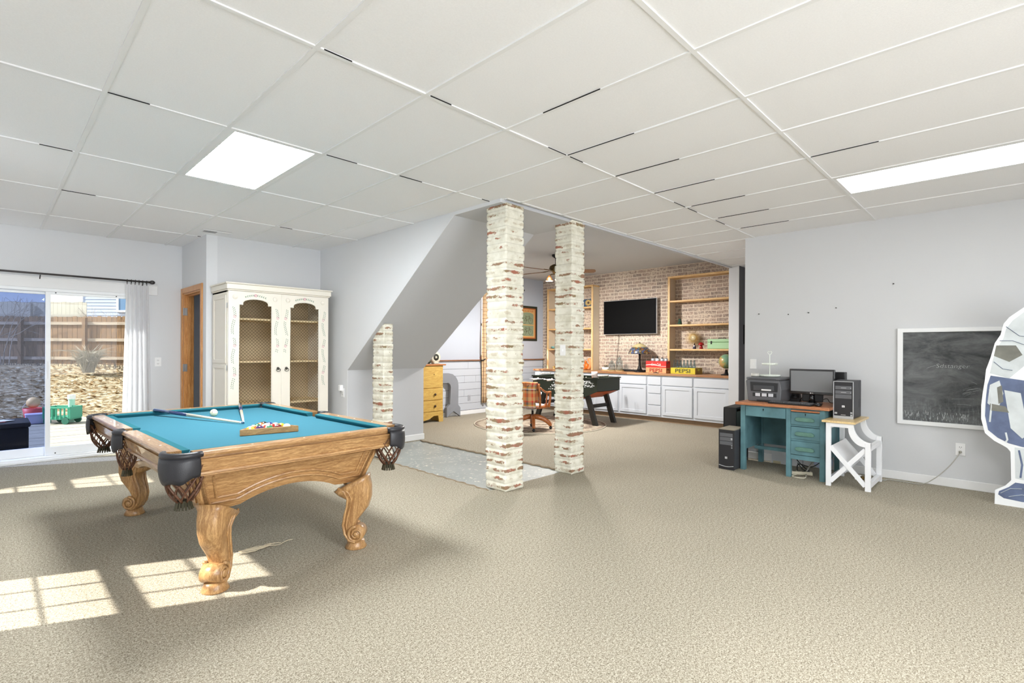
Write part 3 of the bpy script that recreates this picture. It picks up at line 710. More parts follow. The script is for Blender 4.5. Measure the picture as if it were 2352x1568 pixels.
# ------------------------------------------------------------- cues, balls, rack
m_cuew = mat('cue_maple', (232, 220, 196), .3, coat=.5); m_cueb = mat('cue_navy', (40, 52, 92), .25, coat=.8); m_tip = mat('cue_tip_blue', (60, 100, 130), .9)
def cue(a, b, label):
    a, b = Vector(a), Vector(b); L = (b - a).length; t = thing('pool_cue', label, 'pool cue', a, 0, 'pool cues on the table'); t.rotation_euler = (b - a).to_track_quat('X', 'Z').to_euler()
    MB().smooth().cyl((0, 0, 0), .0165, L * .40, 14, 'x', .0125).build('butt', m_cueb, t)
    MB().smooth().cyl((L * .40, 0, 0), .0125, L * .575, 14, 'x', .0068).build('shaft', m_cuew, t)
    MB().smooth().cyl((-.006, 0, 0), .0155, .006, 14, 'x').cyl((L * .972, 0, 0), .0070, .018, 14, 'x').build('ferrule', m_white, t)
    MB().smooth().cyl((L * .972 + .018, 0, 0), .0066, .008, 12, 'x').build('tip', m_tip, t)
cue((-1.30, 3.98, ZT_ + .010), (-.964, 2.945, ZB_ + .012), 'pool cue with long navy butt, lying nearest the far left pocket')
cue((-.64, 4.02, ZT_ + .004), (-.955, 2.96, ZB_ + .010), 'pool cue seen foreshortened, butt at the far rail behind the cue ball')
def ball_mat(name, col, stripe):
    x = NT(name); c = lin(col)
    if stripe:
        tc = x.n('TexCoord'); sp = x.n('SeparateXYZ'); x.l(tc, 'Object', sp, 0); ab = x.n('Math', operation='ABSOLUTE'); x.l(sp, 2, ab, 0)
        lt = x.n('Math', {1: .0155}, operation='LESS_THAN'); x.l(ab, 0, lt, 0); mx = x.n('Mix', data_type='RGBA'); x.l(lt, 0, mx, 0); mx.inputs[6].default_value = lin((240, 232, 208)); mx.inputs[7].default_value = c; x.l(mx, 2, x.b, 'Base Color')
    else: x.b.inputs['Base Color'].default_value = c
    x.b.inputs['Roughness'].default_value = .12; x.b.inputs['Coat Weight'].default_value = .5; return x.m
RB = .0286
t = thing('cue_ball', 'cream cue ball with a small dark spot beside the cues', 'billiard ball', (-.972, 3.60, ZB_ + RB)); MB().smooth().sphere((0, 0, 0), RB, 28).build('ball', mat('cue_ball_cream', (240, 232, 196), .12, coat=.5), t)
MB().smooth().sphere((-.0175, -.0205, .008), .0035, 8).build('spot', m_black, t)
m_rack = wood('rack_oak', (186, 144, 84), (142, 100, 52), (1.5, 12, 12), 3, .4)
F1, F2 = Vector((-1.158, 2.409, 0)), Vector((-.813, 2.346, 0)); RB = .0272; ux = (F2 - F1).normalized(); uy = Vector((-ux.y, ux.x, 0)); side = (F2 - F1).length
AP = (F1 + F2) / 2 + uy * side * .866
t = thing('ball_rack', 'wooden triangle rack around the coloured balls on the table', 'rack', (0, 0, 0))
cen = (F1 + F2 + AP) / 3
def inset(P, d): return P + (cen - P).normalized() * d
mb = MB(); out = [(p.x, p.y) for p in (F1, F2, AP)]; inn = [(p.x, p.y) for p in (inset(F1, .019), inset(F2, .019), inset(AP, .019))]
mb.prism(out, ZB_ + .0005, ZB_ + .040, 'z', [inn]); t.location = (0, 0, 0); mb.build('triangle_frame', m_rack, t, bevel=.003)
BALLS = [('yellow', (240, 190, 50), 0, 1), ('blue', (40, 60, 130), 0, 2), ('red', (196, 50, 40), 0, 3), ('purple', (80, 50, 100), 0, 4), ('orange', (226, 110, 40), 0, 5), ('green', (40, 120, 80), 0, 6), ('maroon', (110, 40, 46), 0, 7), ('black', (30, 30, 32), 0, 8),
         ('yellow', (240, 190, 50), 1, 9), ('blue', (50, 70, 130), 1, 10), ('red', (200, 60, 46), 1, 11), ('purple', (92, 60, 92), 1, 12), ('orange', (226, 120, 50), 1, 13), ('green', (50, 130, 90), 1, 14), ('maroon', (110, 50, 56), 1, 15)]
order = [9, 4, 14, 7, 15, 13, 11, 3, 1, 6, 10, 12, 5, 2, 8]
place = ['front row, first from the left', 'front row, second from the left', 'front row, middle', 'front row, fourth from the left', 'front row, rightmost', 'second row, leftmost', 'second row, second from the left', 'second row, third', 'second row, rightmost', 'third row, left', 'third row, middle', 'third row, right', 'fourth row, left', 'fourth row, right', 'back tip']
idx = 0; d0 = .021 + RB * .55
base0 = (F1 + F2) / 2 + uy * (.0105 + RB); proto = None; rnd = random.Random(21)
for row in range(5):
    for c_ in range(5 - row):
        num = order[idx]; nm, col, st, _ = BALLS[num - 1]
        p = base0 + ux * ((c_ - (4 - row) / 2) * (2 * RB + .0003)) + uy * (row * RB * 1.736)
        lab = '%s %s billiard ball, %s of the rack' % ('striped' if st else 'solid', nm, place[idx])
        t = thing('billiard_ball', lab, 'billiard ball', (p.x, p.y, ZB_ + RB), 0, 'racked billiard balls')
        t.rotation_euler = (rnd.uniform(-.6, .6), rnd.uniform(-.6, .6), rnd.uniform(-.8, .8))
        MB().smooth().sphere((0, 0, 0), RB, 20).build('ball', ball_mat('ball_%d' % num, col, st), t)
        sp_ = MB().smooth().lathe([(0, .0002), (.0072, .0002), (.0072, -.0018)], (0, 0, 0), 14)
        s_ = sp_.build('number_spot', m_pearl, t, loc=(0, 0, 0)); d = Vector((-.55 + rnd.uniform(-.5, .5), -.75, .35 + rnd.uniform(-.4, .5))).normalized(); s_.location = d * (RB + .0004); s_.rotation_euler = d.to_track_quat('Z', 'Y').to_euler()
        text('number', str(num), .010, m_black, s_, (0, 0, .0006), (0, 0, 0), ext=.0002)
        idx += 1
def L(t):
    mb = MB(); mb.T = Matrix.Translation(-Vector(t.location)); return mb
# ------------------------------------------------------------- wardrobe with painted vines and wire doors
m_cream = mat('cream_paint', (232, 226, 214), .55, var=.02, vs=3); m_creamd = mat('inside_tan', (196, 178, 146), .8)
m_wire = mat('dark_wire', (78, 62, 44), .5, .3); m_leafg = mat('leaf_green', (84, 124, 98), .8); m_petal = mat('petal_pink', (206, 148, 162), .8)
ax0, ax1, ay0, ay1 = -.361, .832, 5.30, 5.86
AR = thing('wire_door_wardrobe', 'cream wardrobe with painted vines and wire mesh doors beside the oak door frame', 'wardrobe', ((ax0 + ax1) / 2, 5.58, 0))
mb = L(AR).box(ax0, ax0 + .03, ay0 + .03, ay1, .0, 1.98).box(ax1 - .03, ax1, ay0 + .03, ay1, .0, 1.98).box(ax0, ax1, ay0 + .03, ay1, 1.95, 1.98).box(ax0, ax1, ay0 + .03, ay1, .10, .16).box(ax0, ax1, ay0, ay0 + .03, .0, .14)
for z0, z1 in ((1.18, 1.88), (.22, 1.08)):
    mb.prism([(ay0 + .06, z0 - .04), (ay1 - .02, z0 - .04), (ay1 - .02, z1 + .04), (ay0 + .06, z1 + .04)], ax0 - .008, ax0, 'x', [[(ay0 + .12, z0), (ay1 - .08, z0), (ay1 - .08, z1), (ay0 + .12, z1)]])
mb.build('case', m_cream, AR, bevel=.003)
L(AR).box(ax0 + .03, ax1 - .03, ay1 - .02, ay1 - .005, .16, 1.95).build('back_panel', m_creamd, AR)
for z in (.66, 1.165, 1.665): L(AR).box(ax0 + .03, ax1 - .03, ay0 + .05, ay1 - .02, z - .022, z).build('shelf', mat('shelf_tan%d' % int(z * 10), (222, 200, 158), .7), AR)
mb = L(AR).smooth(False)
mb.box(ax0 - .02, ax1 + .02, ay0 - .03, ay1, 1.985, 2.045).box(ax0 - .035, ax1 + .035, ay0 - .045, ay1, 2.045, 2.062).box(ax0 - .01, ax1 + .01, ay0 - .015, ay1, 1.97, 1.985)
mb.build('cornice', m_cream, AR, bevel=.012, seg=3)
def arch_door(x0, x1, ox0, ox1, hinge):
    zb, zs, zp = .30, 1.815, 1.888; st = .04; w = ox1 - ox0; cx = (ox0 + ox1) / 2; hw = w / 2 - st
    op = [(ox0, zb), (ox1, zb), (ox1, zs), (ox1 - st, zs), (ox1 - st, zs + .022)] + [(cx + hw * math.cos(PI * k / 12), zs + .022 + (zp - zs - .022) * math.sin(PI * k / 12)) for k in range(1, 12)] + [(ox0 + st, zs + .022), (ox0 + st, zs), (ox0, zs)]
    d = L(AR).prism([(x0, .145), (x1, .145), (x1, 1.968), (x0, 1.968)], ay0, ay0 + .025, 'y', [op]).build('door', m_cream, AR, bevel=.002)
    b = L(AR).tube([(p[0], ay0, p[1]) for p in op], .008, 6, closed=True).build('opening_bead', m_cream, d)
    # diamond mesh behind the opening
    mb = L(AR); s_ = .038; zt = zp + .01; yy = ay0 + .012
    def clip(xa, za, dx):
        pts = []
        n = 60
        for sgn in (1,):
            pass
        return pts
    for k in range(-60, 60):
        for sg in (1, -1):
            # line x = xo + sg * t, z = zb + t
            xo = cx + k * s_
            t0, t1 = 0, zt - zb
            if sg > 0: t0 = max(t0, ox0 - xo); t1 = min(t1, ox1 - xo)
            else: t0 = max(t0, xo - ox1); t1 = min(t1, xo - ox0)
            if t1 - t0 > .01: mb.tube([(xo + sg * t0, yy + sg * .001, zb + t0), (xo + sg * t1, yy + sg * .001, zb + t1)], .0016, 4, cap=False)
    mb.build('wire_mesh', m_wire, d)
    mb = L(AR).smooth()
    for px in (x0 + .073, x1 - .073): mb.sphere((px, ay0, 1.90), .021, 16, (1, .55, 1)).lathe([(.019, 0), (.028, 0), (.026, -.006), (.019, -.006)], (px, ay0, 1.90), 18, 'y')
    mb.build('rosette', m_cream, d)
    # painted vines: leaves and pink flowers down both stiles and over the arch
    g, f = L(AR), L(AR); rnd = random.Random(int(x0 * 100))
    def leafm(mb_, x, z, a, l, w_):
        c_, s2 = math.cos(a), math.sin(a); P = [(-l, 0), (0, w_), (l, 0), (0, -w_)]
        mb_.add([(x + p * c_ - q * s2, ay0 - .0012, z + p * s2 + q * c_) for p, q in P], [(0, 1, 2, 3)])
    for sx in ((x0 + ox0) / 2, (x1 + ox1) / 2):
        zz = 1.78
        zend = .85 if abs(sx - x0) < .1 and x0 < 0 or abs(sx - x1) < .1 and x1 > .5 else 1.26
        while zz > zend:
            ph = (1.78 - zz) / .33; fr = ph - int(ph)
            xx = sx + .014 * math.sin(ph * 2 * PI + (0 if sx < .2 else 1.5))
            if .30 < fr < .36:
                for k in range(5): leafm(f, xx + .012 * math.cos(k * 1.26), zz + .012 * math.sin(k * 1.26), k * 1.26, .008, .005)
                zz -= .02
            elif .93 < fr: zz -= .02
            else:
                leafm(g, xx - .009, zz, rnd.uniform(.6, 1.4), .011, .0036); leafm(g, xx + .009, zz - .008, rnd.uniform(1.7, 2.4), .011, .0036)
            zz -= .021
    for k in range(-5, 6):
        xx = cx + k * .022; z2 = 1.928 - .0009 * k * k
        if abs(k) < 1:
            for q in range(6): leafm(f, xx + .013 * math.cos(q), z2 + .012 * math.sin(q), q * 1.05, .009, .006)
        else: leafm(g, xx, z2 + .005, .3 * (1 if k > 0 else -1) + .5, .011, .004); leafm(g, xx, z2 - .006, -.5, .010, .0035)
    v = g.build('painted_vine', m_leafg, d); f.build('painted_flower', m_petal, d)
    return d
d1 = arch_door(ax0 + .004, .232, -.245, .121, 0); d2 = arch_door(.240, ax1 - .004, .335, .702, 1)
L(AR).box(.230, .243, ay0 - .006, ay0 + .02, .145, 1.968).build('astragal', m_cream, d1)
for dd, px in ((d1, .194), (d2, .293)):
    mb = L(AR).smooth().cyl((px, ay0 - .006, 1.072), .017, .008, 18, 'y').sphere((px, ay0 - .012, 1.072), .010, 12)
    mb.tube([(px + .024 * math.cos(a), ay0 - .016, 1.055 + .018 * math.sin(a)) for a in [2 * PI * k / 18 for k in range(18)]], .0035, 6, closed=True)
    mb.build('ring_pull', mat('pewter', (92, 90, 84), .35, .8) if dd is d1 else bpy.data.materials['pewter'], dd)
for z in (1.80, 1.09): L(AR).cyl((ax0 - .004, ay0 + .02, z - .03), .006, .06, 8).build('hinge', m_chrome, AR)

# ------------------------------------------------------------- curtain rod with rings, white curtain
m_rod = mat('dark_rod', (74, 70, 70), .4, .5)
CR = thing('curtain_rod', 'dark metal curtain rod with a ball finial above the sliding door', 'curtain rod', (-1.8, YL, 2.15))
L(CR).smooth().cyl((-3.25, 6.91, 2.158), .011, 2.42, 12, 'x').build('rod', m_rod, CR)
L(CR).smooth().sphere((-.772, 6.91, 2.158), .026, 16, (1.25, 1, 1)).cyl((-.83, 6.91, 2.158), .014, .03, 12, 'x').build('finial', m_rod, CR)
for px in (-1.84, -.87): L(CR).tube([(px, 6.995, 2.10), (px, 6.96, 2.115), (px, 6.91, 2.14)], .006, 8).box(px - .015, px + .015, 6.99, 7.0, 2.08, 2.13).build('bracket', m_rod, CR)
m_sheer = mat('white_cotton', (240, 240, 242), .9, bump=.15, bs=300); x = m_sheer.node_tree.nodes['Principled BSDF']; x.inputs['Subsurface Weight'].default_value = 0
nt = m_sheer.node_tree; tl = nt.nodes.new('ShaderNodeBsdfTranslucent'); tl.inputs[0].default_value = lin((240, 240, 242)); ms = nt.nodes.new('ShaderNodeMixShader'); ms.inputs[0].default_value = .5
outn = [n for n in nt.nodes if n.type == 'OUTPUT_MATERIAL'][0]; nt.links.new(x.outputs[0], ms.inputs[1]); nt.links.new(tl.outputs[0], ms.inputs[2]); nt.links.new(ms.outputs[0], outn.inputs[0])
CU = thing('white_curtain', 'white cotton curtain drawn to the right end of the dark rod', 'curtain', (-.91, 6.9, 0))
def cur(u, v):
    x0, x1 = lerp(-1.045, -1.10, v), lerp(-.815, -.77, v)
    a = u * 2 * PI * 5.5; amp = lerp(.012, .035, v ** .6)
    return (lerp(x0, x1, u) + .008 * math.sin(a * 2 + 1) * v, 6.90 + amp * math.sin(a) + .008 * math.sin(a * .5 + v * 4), lerp(2.105, .02, v))
L(CU).smooth().grid(cur, 110, 24).build('panel', m_sheer, CU)
for k in range(6):
    px = -1.035 + k * .041; L(CU).smooth().tube([(px + .003 * math.sin(k), 6.91 + .021 * math.cos(a), 2.158 - .006 + .021 * math.sin(a)) for a in [2 * PI * i / 16 for i in range(16)]], .0035, 6, closed=True).cyl((px, 6.91, 2.112), .004, .02, 6).build('ring', m_rod, CU)

# ------------------------------------------------------------- wall plates
m_plate = mat('plate_white', (240, 240, 240), .4); m_slot = mat('slot_dark', (60, 60, 60), .6)
def plate(name, label, cat, loc, face, kind='outlet', pm=None):
    """face: '-x' or '-y' """
    t = thing(name, label, cat, loc, 0 if face == '-y' else -PI / 2)
    MB().box(-.036, .036, -.007, 0, -.058, .058).build('cover_plate', pm or m_plate, t, bevel=.002)
    if kind == 'switch': MB().box(-.006, .006, -.016, -.007, -.012, .012).build('toggle', pm or m_plate, t)
    else:
        for z in (-.022, .022):
            MB().cyl((0, -.0085, z), .0165, .002, 20, 'y').build('socket', pm or m_plate, t)
            MB().box(-.008, -.005, -.0092, -.0085, z - .005, z + .006).box(.005, .008, -.0092, -.0085, z - .005, z + .006).cyl((0, -.0092, z - .009), .0022, .001, 8, 'y').build('slots', m_slot, t)
    return t
plate('wall_outlet', 'white outlet plate on the wall just right of the white curtain', 'outlet', (-.69, YL, 1.13), '-y')
plate('wall_outlet', 'white outlet plate under the chalkboard with a cord plugged in', 'outlet', (XR, -.684, .372), '-x')
plate('light_switch', 'white switch plate on the wall above the printer', 'light switch', (XR, 1.22, 1.148), '-x', 'switch')
plate('light_switch', 'white switch plate on the brick pillar nearer the television', 'light switch', (2.015, 2.375, 1.305), '-x', 'switch')
plate('wall_outlet', 'grey outlet low on the shiplap behind the wooden arrow', 'outlet', (4.60, YF - .018, .33), '-y', 'outlet', mat('plate_grey', (168, 170, 176), .5))
plate('wall_outlet', 'white outlet on the stair wall with a night light in it', 'outlet', (.999, 5.23, .74), '-x')
t = thing('night_light', 'small white night light plugged in on the stair wall', 'night light', (.965, 5.235, .80)); MB().box(-.02, .028, -.028, .028, -.035, .04).box(.01, .028, -.015, .015, -.05, -.03).build('body', m_plate, t, bevel=.008)

# ------------------------------------------------------------- brick pillars, whitewashed
x = NT('whitewashed_brick'); mp = x.coord((6.5, 6.5, 12)); nz = x.n('TexNoise', {'Scale': 1.0, 'Detail': 7.0, 'Roughness': .74}); x.l(mp, 'Vector', nz, 'Vector')
tc = x.n('TexCoord'); sp = x.n('SeparateXYZ'); x.l(tc, 'Object', sp, 0)
fr = x.n('Math', {1: .0765}, operation='DIVIDE'); x.l(sp, 2, fr, 0); f2 = x.n('Math', operation='FRACT'); x.l(fr, 0, f2, 0)
f3 = x.n('Math', {1: .5}, operation='SUBTRACT'); x.l(f2, 0, f3, 0); f4 = x.n('Math', operation='ABSOLUTE'); x.l(f3, 0, f4, 0)
ma = x.n('MapRange', {1: .10, 2: .5, 3: 0.0, 4: .30}); x.l(f4, 0, ma, 0)
mlo = x.coord((2.6, 2.6, 7), (0, 0, 0), (5, 2, 9)); nlo = x.n('TexNoise', {'Scale': 1.0, 'Detail': 2.0}); x.l(mlo, 'Vector', nlo, 'Vector'); mrl = x.n('MapRange', {1: .3, 2: .7, 3: -.11, 4: .10}); x.l(nlo, 'Fac', mrl, 0); nsum = x.n('Math', operation='ADD'); x.l(nz, 'Fac', nsum, 0); x.l(mrl, 0, nsum, 1)
sb = x.n('Math', operation='SUBTRACT'); x.l(nsum, 0, sb, 0); x.l(ma, 0, sb, 1)
msk = x.ramp(sb, 0, [(.520, (0, 0, 0, 1)), (.548, (1, 1, 1, 1))])
n2 = x.n('TexNoise', {'Scale': 9.0, 'Detail': 2.0}); mp2 = x.coord(); x.l(mp2, 'Vector', n2, 'Vector')
bc = x.ramp(n2, 'Fac', [(.35, lin((138, 120, 88))), (.5, lin((150, 118, 96))), (.64, lin((164, 104, 84)))])
n3 = x.n('TexNoise', {'Scale': 14.0, 'Detail': 4.0}); x.l(mp2, 'Vector', n3, 'Vector')
wc = x.ramp(n3, 'Fac', [(.35, lin((212, 208, 190))), (.6, lin((230, 227, 213)))])
jm = x.n('MapRange', {1: .44, 2: .49, 3: 0.0, 4: .5}); x.l(f4, 0, jm, 0); wj = x.n('Mix', data_type='RGBA'); x.l(jm, 0, wj, 0); x.l(wc, 'Color', wj, 6); wj.inputs[7].default_value = lin((176, 170, 152))
mp5 = x.coord((7, 7, 10), (0, 0, 0), (3, 1, 2)); n5 = x.n('TexNoise', {'Scale': 1.0, 'Detail': 5.0, 'Roughness': .7}); x.l(mp5, 'Vector', n5, 'Vector'); s5 = x.n('Math', operation='SUBTRACT'); x.l(n5, 'Fac', s5, 0); x.l(ma, 0, s5, 1); r5 = x.ramp(s5, 0, [(.49, (0, 0, 0, 1)), (.56, (.55, .55, .55, 1))]); m5 = x.n('Mix', data_type='RGBA'); x.l(r5, 'Color', m5, 0); x.l(wj, 2, m5, 6); m5.inputs[7].default_value = lin((176, 160, 134))
mx = x.n('Mix', data_type='RGBA'); x.l(msk, 'Color', mx, 0); x.l(m5, 2, mx, 6); x.l(bc, 'Color', mx, 7); x.l(mx, 2, x.b, 'Base Color'); x.b.inputs['Roughness'].default_value = .85
x.bump(n3, 'Fac', .5, .008); m_ww = x.m
def pillar(x0, x1, y0, y1, zt, seed, label):
    rnd = random.Random(seed); cx, cy = (x0 + x1) / 2, (y0 + y1) / 2; N = 14; ch = .0765; nc = int(math.ceil(zt / ch))
    t = []
    per = []
    for i in range(N): per.append((x0 + (x1 - x0) * i / N, y0, 0, -1))
    for i in range(N): per.append((x1, y0 + (y1 - y0) * i / N, 1, 0))
    for i in range(N): per.append((x1 - (x1 - x0) * i / N, y1, 0, 1))
    for i in range(N): per.append((x0, y1 - (y1 - y0) * i / N, -1, 0))
    rings = []; mb = MB().smooth()
    for c_ in range(nc):
        off = [rnd.uniform(-.004, .005) for _ in range(4)]; head = rnd.uniform(.35, .65) if c_ % 2 else None
        for lv, ins in ((0.0, .010), (.13, .0015), (.5, 0), (.86, .0015)):
            z = (c_ + lv) * ch
            if z > zt: z = zt
            r = []
            for k, (px, py, nx, ny) in enumerate(per):
                e = off[(k // N)] - ins + rnd.uniform(-.0012, .0012)
                u = (k % N) / N
                if head and abs(u - head) < .035 and .1 < lv < .9: e -= .004
                dx, dy = (px - cx), (py - cy)
                if k % N == 0: r.append((px + (e if dx > 0 else -e), py + (e if dy > 0 else -e), z))
                else: r.append((px + nx * e, py + ny * e, z))
            rings.append(r)
    rings.append([(p[0], p[1], zt) for p in per])
    k = len(per); vs = [p for r in rings for p in r]
    fs = [(i * k + j, i * k + (j + 1) % k, (i + 1) * k + (j + 1) % k, (i + 1) * k + j) for i in range(len(rings) - 1) for j in range(k)] + [tuple(range(k)), tuple((len(rings) - 1) * k + j for j in range(k))]
    mb.add(vs, fs); mb.T = None
    vs2 = [(p[0] - cx, p[1] - cy, p[2]) for p in mb.v]; mb.v = vs2
    return tag(mb.build('brick_pillar', m_ww, loc=(cx, cy, 0)), label, 'pillar', 'whitewashed brick pillars')
pillar(1.056, 1.292, 2.272, 2.535, 2.655, 1, 'tall whitewashed brick pillar at the corner of the stair wall, nearest the room')
pillar(2.018, 2.235, 2.262, 2.49, 2.672, 2, 'tall whitewashed brick pillar with a switch plate, between the fan and the television')
pillar(1.052, 1.178, 4.33, 4.58, 1.615, 3, 'short whitewashed brick pillar under the stair slope behind the pool table')

# ------------------------------------------------------------- ceiling lights and register
def troffer(i, j, label):
    x0, x1, y0, y1 = j * GX + .012, (j + 1) * GX - .012, i * GY + .012, (i + 1) * GY - .012
    t = thing('ceiling_light', label, 'ceiling light', ((x0 + x1) / 2, (y0 + y1) / 2, H), 0, 'fluorescent ceiling panels')
    mb = L(t).prism([(x0, y0), (x1, y0), (x1, y1), (x0, y1)], H, H + .02, 'z', [[(x0 + .035, y0 + .02), (x1 - .035, y0 + .02), (x1 - .035, y1 - .02), (x0 + .035, y1 - .02)]]); mb.build('frame', m_grid, t)
    L(t).box(x0 + .035, x1 - .035, y0 + .02, y1 - .02, H + .004, H + .008).build('diffuser', m_diff if j < 0 else m_diff2, t)
for nm_, es_ in (('lit_diffuser_dim', 4.0), ('lit_diffuser', 40.0)):
  x = NT(nm_); m_diff2 = m_diff if es_ > 7 else None; x.b.inputs['Base Color'].default_value = (.9, .9, .9, 1); x.b.inputs['Emission Strength'].default_value = es_
  mp = x.coord(); wv = x.n('TexWave', {'Scale': .82, 'Distortion': 0.0, 'Detail': 0.0}, bands_direction='X'); x.l(mp, 'Vector', wv, 'Vector'); rp = x.ramp(wv, 'Fac', [(.2, (.88, .92, .93, 1)), (.8, (.97, .99, 1, 1))]); x.l(rp, 'Color', x.b, 'Emission Color'); m_diff = x.m
for (i, j), lb in {(2, -2): 'square-looking lit fluorescent panel above the pool table', (-1, 4): 'long lit fluorescent panel at the right above the chalkboard wall', (-2, -2): 'added unseen fill light panel behind the camera over the window side', (-3, 4): 'added unseen fill light panel behind the camera beside the right wall', (-4, -2): 'added unseen fill light panel farthest back on the window side', (-4, 4): 'added unseen fill light panel farthest back on the right'}.items(): troffer(i, j, lb)  # the four panels behind the camera are unseen, added to brighten the room
t = thing('air_register', 'small white air register in the ceiling near the closet corner', 'air vent', (-.38, 5.66, H)); t.rotation_euler = (0, 0, .0)
mb = L(t).box(-.53, -.23, 5.60, 5.72, H - .006, H + .002); mb.build('frame', m_grid, t)
mb = L(t)
for k in range(9): mb.box(-.51, -.38, 5.615 + k * .0105, 5.621 + k * .0105, H - .010, H - .006)
mb.build('louver', mat('register_grey', (150, 150, 150), .5), t)
# rag of torn carpet thread on the floor by the pool table leg
t = thing('carpet_fluff', 'loose tuft of pulled carpet threads on the floor behind the near table leg', 'thread', (-1.05, 2.45, .0)); mb = MB().smooth(); rnd = random.Random(8)
for k in range(16):
    p = Vector((rnd.uniform(-.12, .1), rnd.uniform(-.02, .02), .008)); mb.tube([p + Vector((i * .028, .012 * math.sin(i * 1.3 + k), .004 * math.sin(i + k) + .004)) for i in range(6)], .0025, 4)
mb.build('threads', mat('thread', (206, 192, 166), .95), t)
# ------------------------------------------------------------- right side: desk and what is on it
m_teal = mat('teal_worn_paint', (90, 128, 136), .6, var=.22, vs=7, bump=.1, bs=30); m_tealg = mat('green_worn_paint', (92, 130, 118), .6, var=.15, vs=20)
m_desk = wood('desk_top', (198, 134, 92), (152, 92, 56), (12, 1.2, 12), 3, .35)
DK = thing('writing_desk', 'teal painted kneehole desk with an orange wooden top against the right wall', 'desk', (3.86, .70, 0))
L(DK).box(3.53, 4.19, .25, 1.16, .714, .744).build('desktop', m_desk, DK, bevel=.006)
for (y0, y1) in ((1.065, 1.115), (.607, .652), (.298, .342)): L(DK).box(3.57, 3.62, y0, y1, 0, .714).build('leg', m_teal, DK, bevel=.003)
for (y0, y1) in ((1.065, 1.115), (.285, .335)): L(DK).box(4.12, 4.17, y0, y1, 0, .714).build('leg', m_teal, DK, bevel=.003)
for bx in ((1.08, 1.10, .22), (.30, .32, .20), (.615, .635, .20)): L(DK).box(3.62, 4.12, bx[0], bx[1], bx[2], .714).build('side_panel', m_teal, DK)
L(DK).box(4.13, 4.145, .335, 1.065, .22, .714).build('back_panel', m_teal, DK)
L(DK).box(3.90, 3.93, .652, 1.08, .19, .225).build('foot_rail', m_teal, DK)
L(DK).box(3.575, 3.6, .652, 1.065, .70, .714).box(3.575, 3.6, .335, .607, .695, .714).box(3.575, 3.6, .335, .607, .19, .235).box(3.58, 3.6, .335, .607, .38, .40).box(3.58, 3.6, .335, .607, .53, .545).build('front_rail', m_teal, DK)
o = L(DK).box(3.566, 3.59, .655, 1.06, .595, .703).box(3.59, 4.0, .67, 1.05, .60, .61).build('drawer', m_teal, DK, bevel=.004)
def keyhole(y, z, p): L(DK).cyl((3.562, y, z + .008), .006, .004, 10, 'x').box(3.562, 3.566, y - .003, y + .003, z - .010, z + .008).build('keyhole', m_black, p)
keyhole(.875, .672, o)
L(DK).box(3.555, 3.6, .34, .602, .683, .699).build('pull_out_board', m_desk, DK, bevel=.002)
for k, (z0, z1) in enumerate(((.548, .676), (.402, .525), (.240, .378))):
    o = L(DK).box(3.566, 3.59, .338, .605, z0, z1).build('drawer', m_teal, DK, bevel=.004)
    zc = (z0 + z1) / 2 - .006; pl = [(.385, zc - .012), (.40, zc - .02), (.54, zc - .02), (.562, zc - .008), (.555, zc + .016), (.53, zc + .02), (.41, zc + .02), (.388, zc + .008)]
    L(DK).prism(pl, 3.545, 3.566, 'x').build('handle', m_tealg, o, bevel=.004)
    if k == 0: keyhole(.468, .655, o)
# printer
m_prn = mat('printer_grey', (98, 99, 103), .5, bump=.1, bs=200); m_prnd = mat('printer_dark', (44, 45, 48), .4); m_prnb = mat('printer_bay', (70, 71, 75), .35)
PR = thing('laser_printer', 'dark grey laser printer on the left end of the teal desk', 'printer', (3.94, .93, .744))
L(PR).prism([(.76, .745), (1.10, .745), (1.115, .89), (1.125, .975), (1.09, .99), (.78, .985), (.765, .97), (.75, .88)], 3.745, 4.14, 'x').build('body', m_prn, PR, bevel=.01)
L(PR).box(3.735, 4.14, .76, 1.115, .985, 1.012).build('scanner_lid', m_prn, PR, bevel=.008)
L(PR).prism([(.79, .858), (1.065, .858), (1.072, .96), (.785, .955)], 3.738, 3.75, 'x').build('output_bay', m_prnd, PR)
L(PR).box(3.73, 3.745, .82, 1.04, .866, .925).build('paper_stop', m_prnb, PR, bevel=.004)
L(PR).box(3.727, 3.742, .85, .95, .868, .884).build('paper', m_white, PR)
L(PR).box(3.738, 3.75, .80, 1.045, .800, .84).box(3.73, 3.75, .80, 1.0, .748, .766).build('paper_tray', m_prnd, PR)
mb = L(PR)
for k in range(3): mb.box(3.735, 3.739, .83 + k * .068, .88 + k * .068, .804, .838)
mb.build('sticker', mat('sticker_pale', (206, 208, 214), .6), PR)
L(PR).box(3.73, 3.74, .80, 1.08, .992, 1.0).build('control_panel', m_prnb, PR)
# cake stand and tape roll on the printer
m_cake = mat('mint_white_enamel', (232, 238, 228), .35)
CS = thing('cake_stand', 'two-tier white scalloped cake stand on top of the printer', 'cake stand', (3.95, .935, 1.012))
def tier(z, r, n):
    mb = MB().smooth(); K = 96; vs = []; rows = ((0, 0), (.9, 0), (1.0, .004), (1.03, .02), (1.0, .02), (.96, .006), (0, .006))
    for i in range(K):
        a = 2 * PI * i / K; w = 1 + .02 * math.cos(n * a)
        for q, h_ in rows: vs.append((r * q * (w if q > .5 else 1) * math.cos(a), r * q * (w if q > .5 else 1) * math.sin(a), z + h_))
    k = len(rows); fs = [(i * k + t, ((i + 1) % K) * k + t, ((i + 1) % K) * k + t + 1, i * k + t + 1) for i in range(K) for t in range(k - 1)]
    mb.add(vs, fs); return mb
tier(.004, .105, 26).build('tier', m_cake, CS); tier(.135, .080, 22).build('tier', m_cake, CS)
MB().cyl((0, 0, 0), .004, .255, 8).cyl((0, 0, .0), .03, .006, 16).build('post', m_cake, CS)
